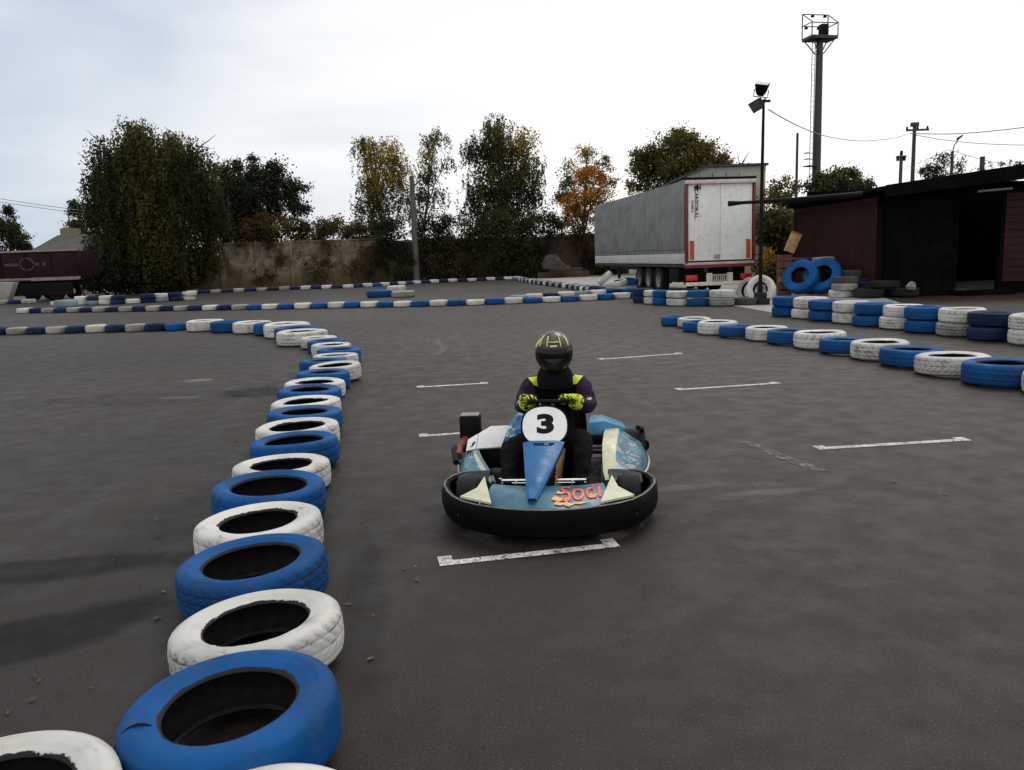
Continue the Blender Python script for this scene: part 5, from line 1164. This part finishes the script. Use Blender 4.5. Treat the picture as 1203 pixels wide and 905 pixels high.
MB().box((SL/2, 7.0, 1.8), (SL, .14, 3.6)).build('back_wall', TAR, sh); MB().box((.07, 3.5, 1.5), (.14, 6.8, 3.0)).build('side_wall', TAR, sh); MB().box((SL-.07, 3.5, 1.6), (.14, 6.8, 3.2)).build('side_wall', TAR, sh)
MB().box((SL/2, 3.5, .03), (SL-.2, 6.8, .05)).build('floor', M['concrete'], sh)
z0, s_ = 3.18, .115
MB().prism([(-.9, -.75, z0-.9*s_), (SL, -.75, z0+SL*s_), (SL, 7.2, z0+SL*s_+.05), (-.9, 7.2, z0-.9*s_+.05)], (0, 0, .10)).build('roof', TAR, sh)
MB().prism([(-.9, -.80, z0-.9*s_-.20), (SL, -.80, z0+SL*s_-.45), (SL, -.80, z0+SL*s_+.12), (-.9, -.80, z0-.9*s_+.12)], (0, .045, 0)).build('fascia', TAR, sh)
MB().tube([(xd0+.2, -.55, 2.95), (xd0+1.2, -.55, 3.0)], .035, 8).build('light_fitting', M['greysteel'], sh)
MB().box(((xd0+xd1)/2, -.35, .07), (xd1-xd0+.3, .6, .14)).build('door_step', TAR, sh)
for px, h in ((1163, .42),): MB().tube([(pxl(px), .6, 3.5), (pxl(px), .6, z0+pxl(px)*s_+.12+h)], .07, 10).build('roof_pipe', M['steel'], sh)
a = at(856, 239.5, 23.55); b = at(1012, 229, 23.75)
bm_ = MB(); bm_.tube([a, a.lerp(b, .1), a.lerp(b, .5), b], [.085, .05, .06, .10], 10); tag(bm_.build('steel_beam', M['satin'], smooth=60), 'long dark beam poking out from the canopy past the lamp pole', 'beam')
# crates and boards beside the lamp
CR = simple('orange_brown_wood', (.22, .085, .03), .75, var=.5, scale=7); CY = simple('pale_ply_wood', (.36, .21, .09), .7, var=.4, scale=6); CD = simple('red_brown_wood', (.10, .03, .02), .75, var=.5, scale=8)
q = at(921, 330, 26.6); cr_ = thing('wooden_crate', 'red brown slatted wooden crate standing upright beside the big blue tyres', 'crate', (q.x, 26.6, 0), R_(-12))
for z, m_ in ((.08, CD), (.32, CD), (.55, CR), (.78, CD), (1.02, CD), (1.24, CD)): MB().box((0, -.26, z), (.42, .03, .19), None).build('slat', m_, cr_)
for x in (-.18, .18): MB().box((x, 0, .66), (.06, .48, 1.32)).build('post', CD, cr_)
MB().box((0, .22, .66), (.30, .02, 1.28)).build('back_board', CD, cr_)
q = at(930, 297, 26.4); pb = thing('plywood_box', 'pale orange plywood box tilted on top of the red brown crate', 'box', (q.x-.05, 26.55, 1.34), R_(-10)); 
o = MB().box((.12, 0, .36), (.30, .34, .62), (0, R_(22), 0)).build('body', CY, pb, bevel=.01); MB().box((.25, 0, .66), (.33, .37, .05), (0, R_(22), 0)).build('lid', CR, pb)
# small bright scrap at the shed foot
q = at(1071, 325, 23.3); S = [[(math.cos(k/6*2*math.pi)*r+rng.uniform(-.02, .02), math.sin(k/6*2*math.pi)*r, z) for k in range(6)] for r, z in ((.12, 0), (.15, .09), (.09, .19), (.03, .23))]
o = MB().loft(S).build('plastic_sack', simple('crumpled_white_sack', (.20, .20, .19), .6, var=.5, scale=9), smooth=0, loc=(q.x, 23.3, .245)); tag(o, 'small crumpled white sack lying on the black tyre at the shed corner', 'sack')
# ------------------------------------------------------------------ buildings and trailer on the left, warehouse behind the trailer
def px_box(px0, px1, Y): return at(px0, 300, Y).x, at(px1, 300, Y).x
x0, x1 = px_box(806, 898, 46); wh = thing('warehouse', 'pale building with a low roof rising behind the semi-trailer', 'building', ((x0+x1)/2, 46, 0)); hw = (x1-x0)/2
PB = concrete('pale_green_panel', (.20, .24, .22), (.34, .37, .34), .5); PB2 = concrete('beige_panel', (.30, .27, .22), (.42, .38, .31), .5)
for k in range(6): MB().box((-hw+hw*2*(k+.5)/6, 0, 2.9), (hw*2/6-.04, .12, 5.8)).build('wall_panel', PB if k in (0, 2) else (PB2 if k > 3 else PB), wh)
for s in (-1, 1): MB().box((s*(hw-.06), 6, 2.8), (.12, 11.9, 5.6)).build('side_wall', PB2, wh)
MB().box((0, 12, 2.8), (hw*2, .12, 5.6)).build('back_wall', PB2, wh)
MB().prism([(-hw-.15, -.2, 5.62), (-hw+1.2, -.2, 6.12), (hw+.1, -.2, 6.12), (hw+.1, -.2, 6.24), (-hw+1.2, -.2, 6.24), (-hw-.15, -.2, 5.74)], (0, 12.4, 0)).build('roof', M['steel'], wh)
MB().prism([(-hw+.1, -.05, 5.8), (hw, -.05, 5.8), (hw, -.05, 6.1), (-hw+1.2, -.05, 6.1)], (0, .1, 0)).build('gable', PB, wh)
x0, x1 = px_box(30, 102, 60); hs = thing('house', 'low house with grey sloping roof behind the maroon trailer', 'house', ((x0+x1)/2, 60, 0)); hw = (x1-x0)/2
MB().box((0, 3, 1.5), (2*hw-.3, 6, 3.0)).build('wall', concrete('dull_plaster', (.22, .20, .16), (.3, .27, .22)), hs)
MB().prism([(-hw, -.4, 2.95), (-hw+.9, 3, 4.45), (-hw, 6.4, 2.95)], (2*hw, 0, 0)).build('roof', concrete('grey_slate', (.04, .042, .038), (.075, .077, .07), .9), hs)
MB().box((-hw+1.1, 4.5, 4.0), (1.1, 1.0, 2.0)).build('chimney', concrete('yellow_plaster', (.17, .15, .09), (.24, .21, .13)), hs)
MB().tube([(-hw+1.2, 4.3, 4.9), (-hw+1.2, 4.3, 6.1)], .05, 8).build('roof_pipe', M['steel'], hs)
xr = at(95, 330, 47).x; dt_ = thing('cargo_trailer', 'long dark maroon cargo trailer with pale top rail at the left frame edge', 'trailer', (xr, 47, 0)); LL = 9.0
DMAR = simple('dark_maroon_panel', (.017, .0045, .007), .7, var=.5, scale=.8, spec=.2)
MB().box((-LL/2, 1.2, 2.08), (LL, 2.4, 1.46)).build('cargo_box', DMAR, dt_, bevel=.02)
for k in range(7): MB().box((-.15-k*1.45, -.03, 2.08), (.07, .05, 1.40)).build('rib', DMAR, dt_)
MB().box((-LL/2, -.02, 2.86), (LL+.04, .14, .10)).build('top_rail', simple('dirty_white_rail', (.26, .23, .23), .5), dt_); MB().box((-LL/2, -.02, 1.28), (LL, .12, .12)).build('bottom_rail', M['greysteel'], dt_)
MB().box((-LL/2, 1.2, .98), (LL-.6, 1.0, .34)).build('chassis', M['satin'], dt_)
for x in (-1.6, -3.0):
    for y in (.25, 2.1): MB().lathe([(.2, -.15), (.44, -.16), (.48, -.08), (.48, .08), (.44, .16), (.2, .15)], (x, y, .48), 24, 'y', closed=True).build('wheel', M['rubber'], dt_)
MB().box((-2.3, .02, .68), (3.6, .03, .72)).build('side_guard', M['satin'], dt_)
GL = simple('faded_grey_print', (.055, .040, .045), .7)
mb = MB(); c = Vector((at(30.5, 311, 46.9).x-xr, -.005, at(30.5, 311, 46.9).z)); mb.tube([c+Vector((.40*math.cos(a), 0, .34*math.sin(a))) for a in (2*math.pi*i/28 for i in range(28))], .05, 6, closed=True); mb.build('ring_emblem', GL, dt_)
for (a0, a1) in ((4, 20), (40, 45), (49, 53)): u0 = at(a0, 311, 46.9).x-xr; u1 = at(a1, 311, 46.9).x-xr; MB().box(((u0+u1)/2, -.008, c.z), (u1-u0, .016, .16)).build('faded_print', GL, dt_)
q = at(6, 345, 45.5); tag(MB().prism([(q.x-2.6, 45.2, 0), (q.x+.2, 45.2, 0), (q.x+.75, 45.2, 1.15), (q.x-2.6, 45.2, 1.25)], (0, .5, 0)).build('concrete_slab', M['concrete'], bevel=.03), 'pale slanted concrete slab under the maroon trailer at the left edge', 'slab')
# ------------------------------------------------------------------ settle tyres that would bite into each other
TY = [o for o in bpy.data.objects if o.get('category') == 'tyre' and abs(o.rotation_euler.x) < .3 and abs(o.rotation_euler.y) < .3]
bz = {}
for o in TY: bz.setdefault(round((o.location.z-HH[o.data.name]*o.scale.z/2)/.12), []).append(o)
for L_ in bz.values():
    for it in range(25):
        for i, a in enumerate(L_):
            ra = .345*a.scale.x if a.name[:4] != 'kart' else .14*a.scale.x
            for b in L_[i+1:]:
                dx, dy = b.location.x-a.location.x, b.location.y-a.location.y
                if abs(dx) > 1.3 or abs(dy) > 1.3 or b.name[:4] == 'kart': continue
                dd = math.hypot(dx, dy); need = ra+.345*b.scale.x
                need -= .018
                if 1e-4 < dd < need:
                    k = (need-dd)/dd*.35; ka = 0 if a.get('keep') else k; kb = 0 if b.get('keep') else k
                    a.location.x -= dx*ka*.08; a.location.y -= dy*ka; b.location.x += dx*kb*.08; b.location.y += dy*kb

for o in TY:
    if 'keep' in o: del o['keep']
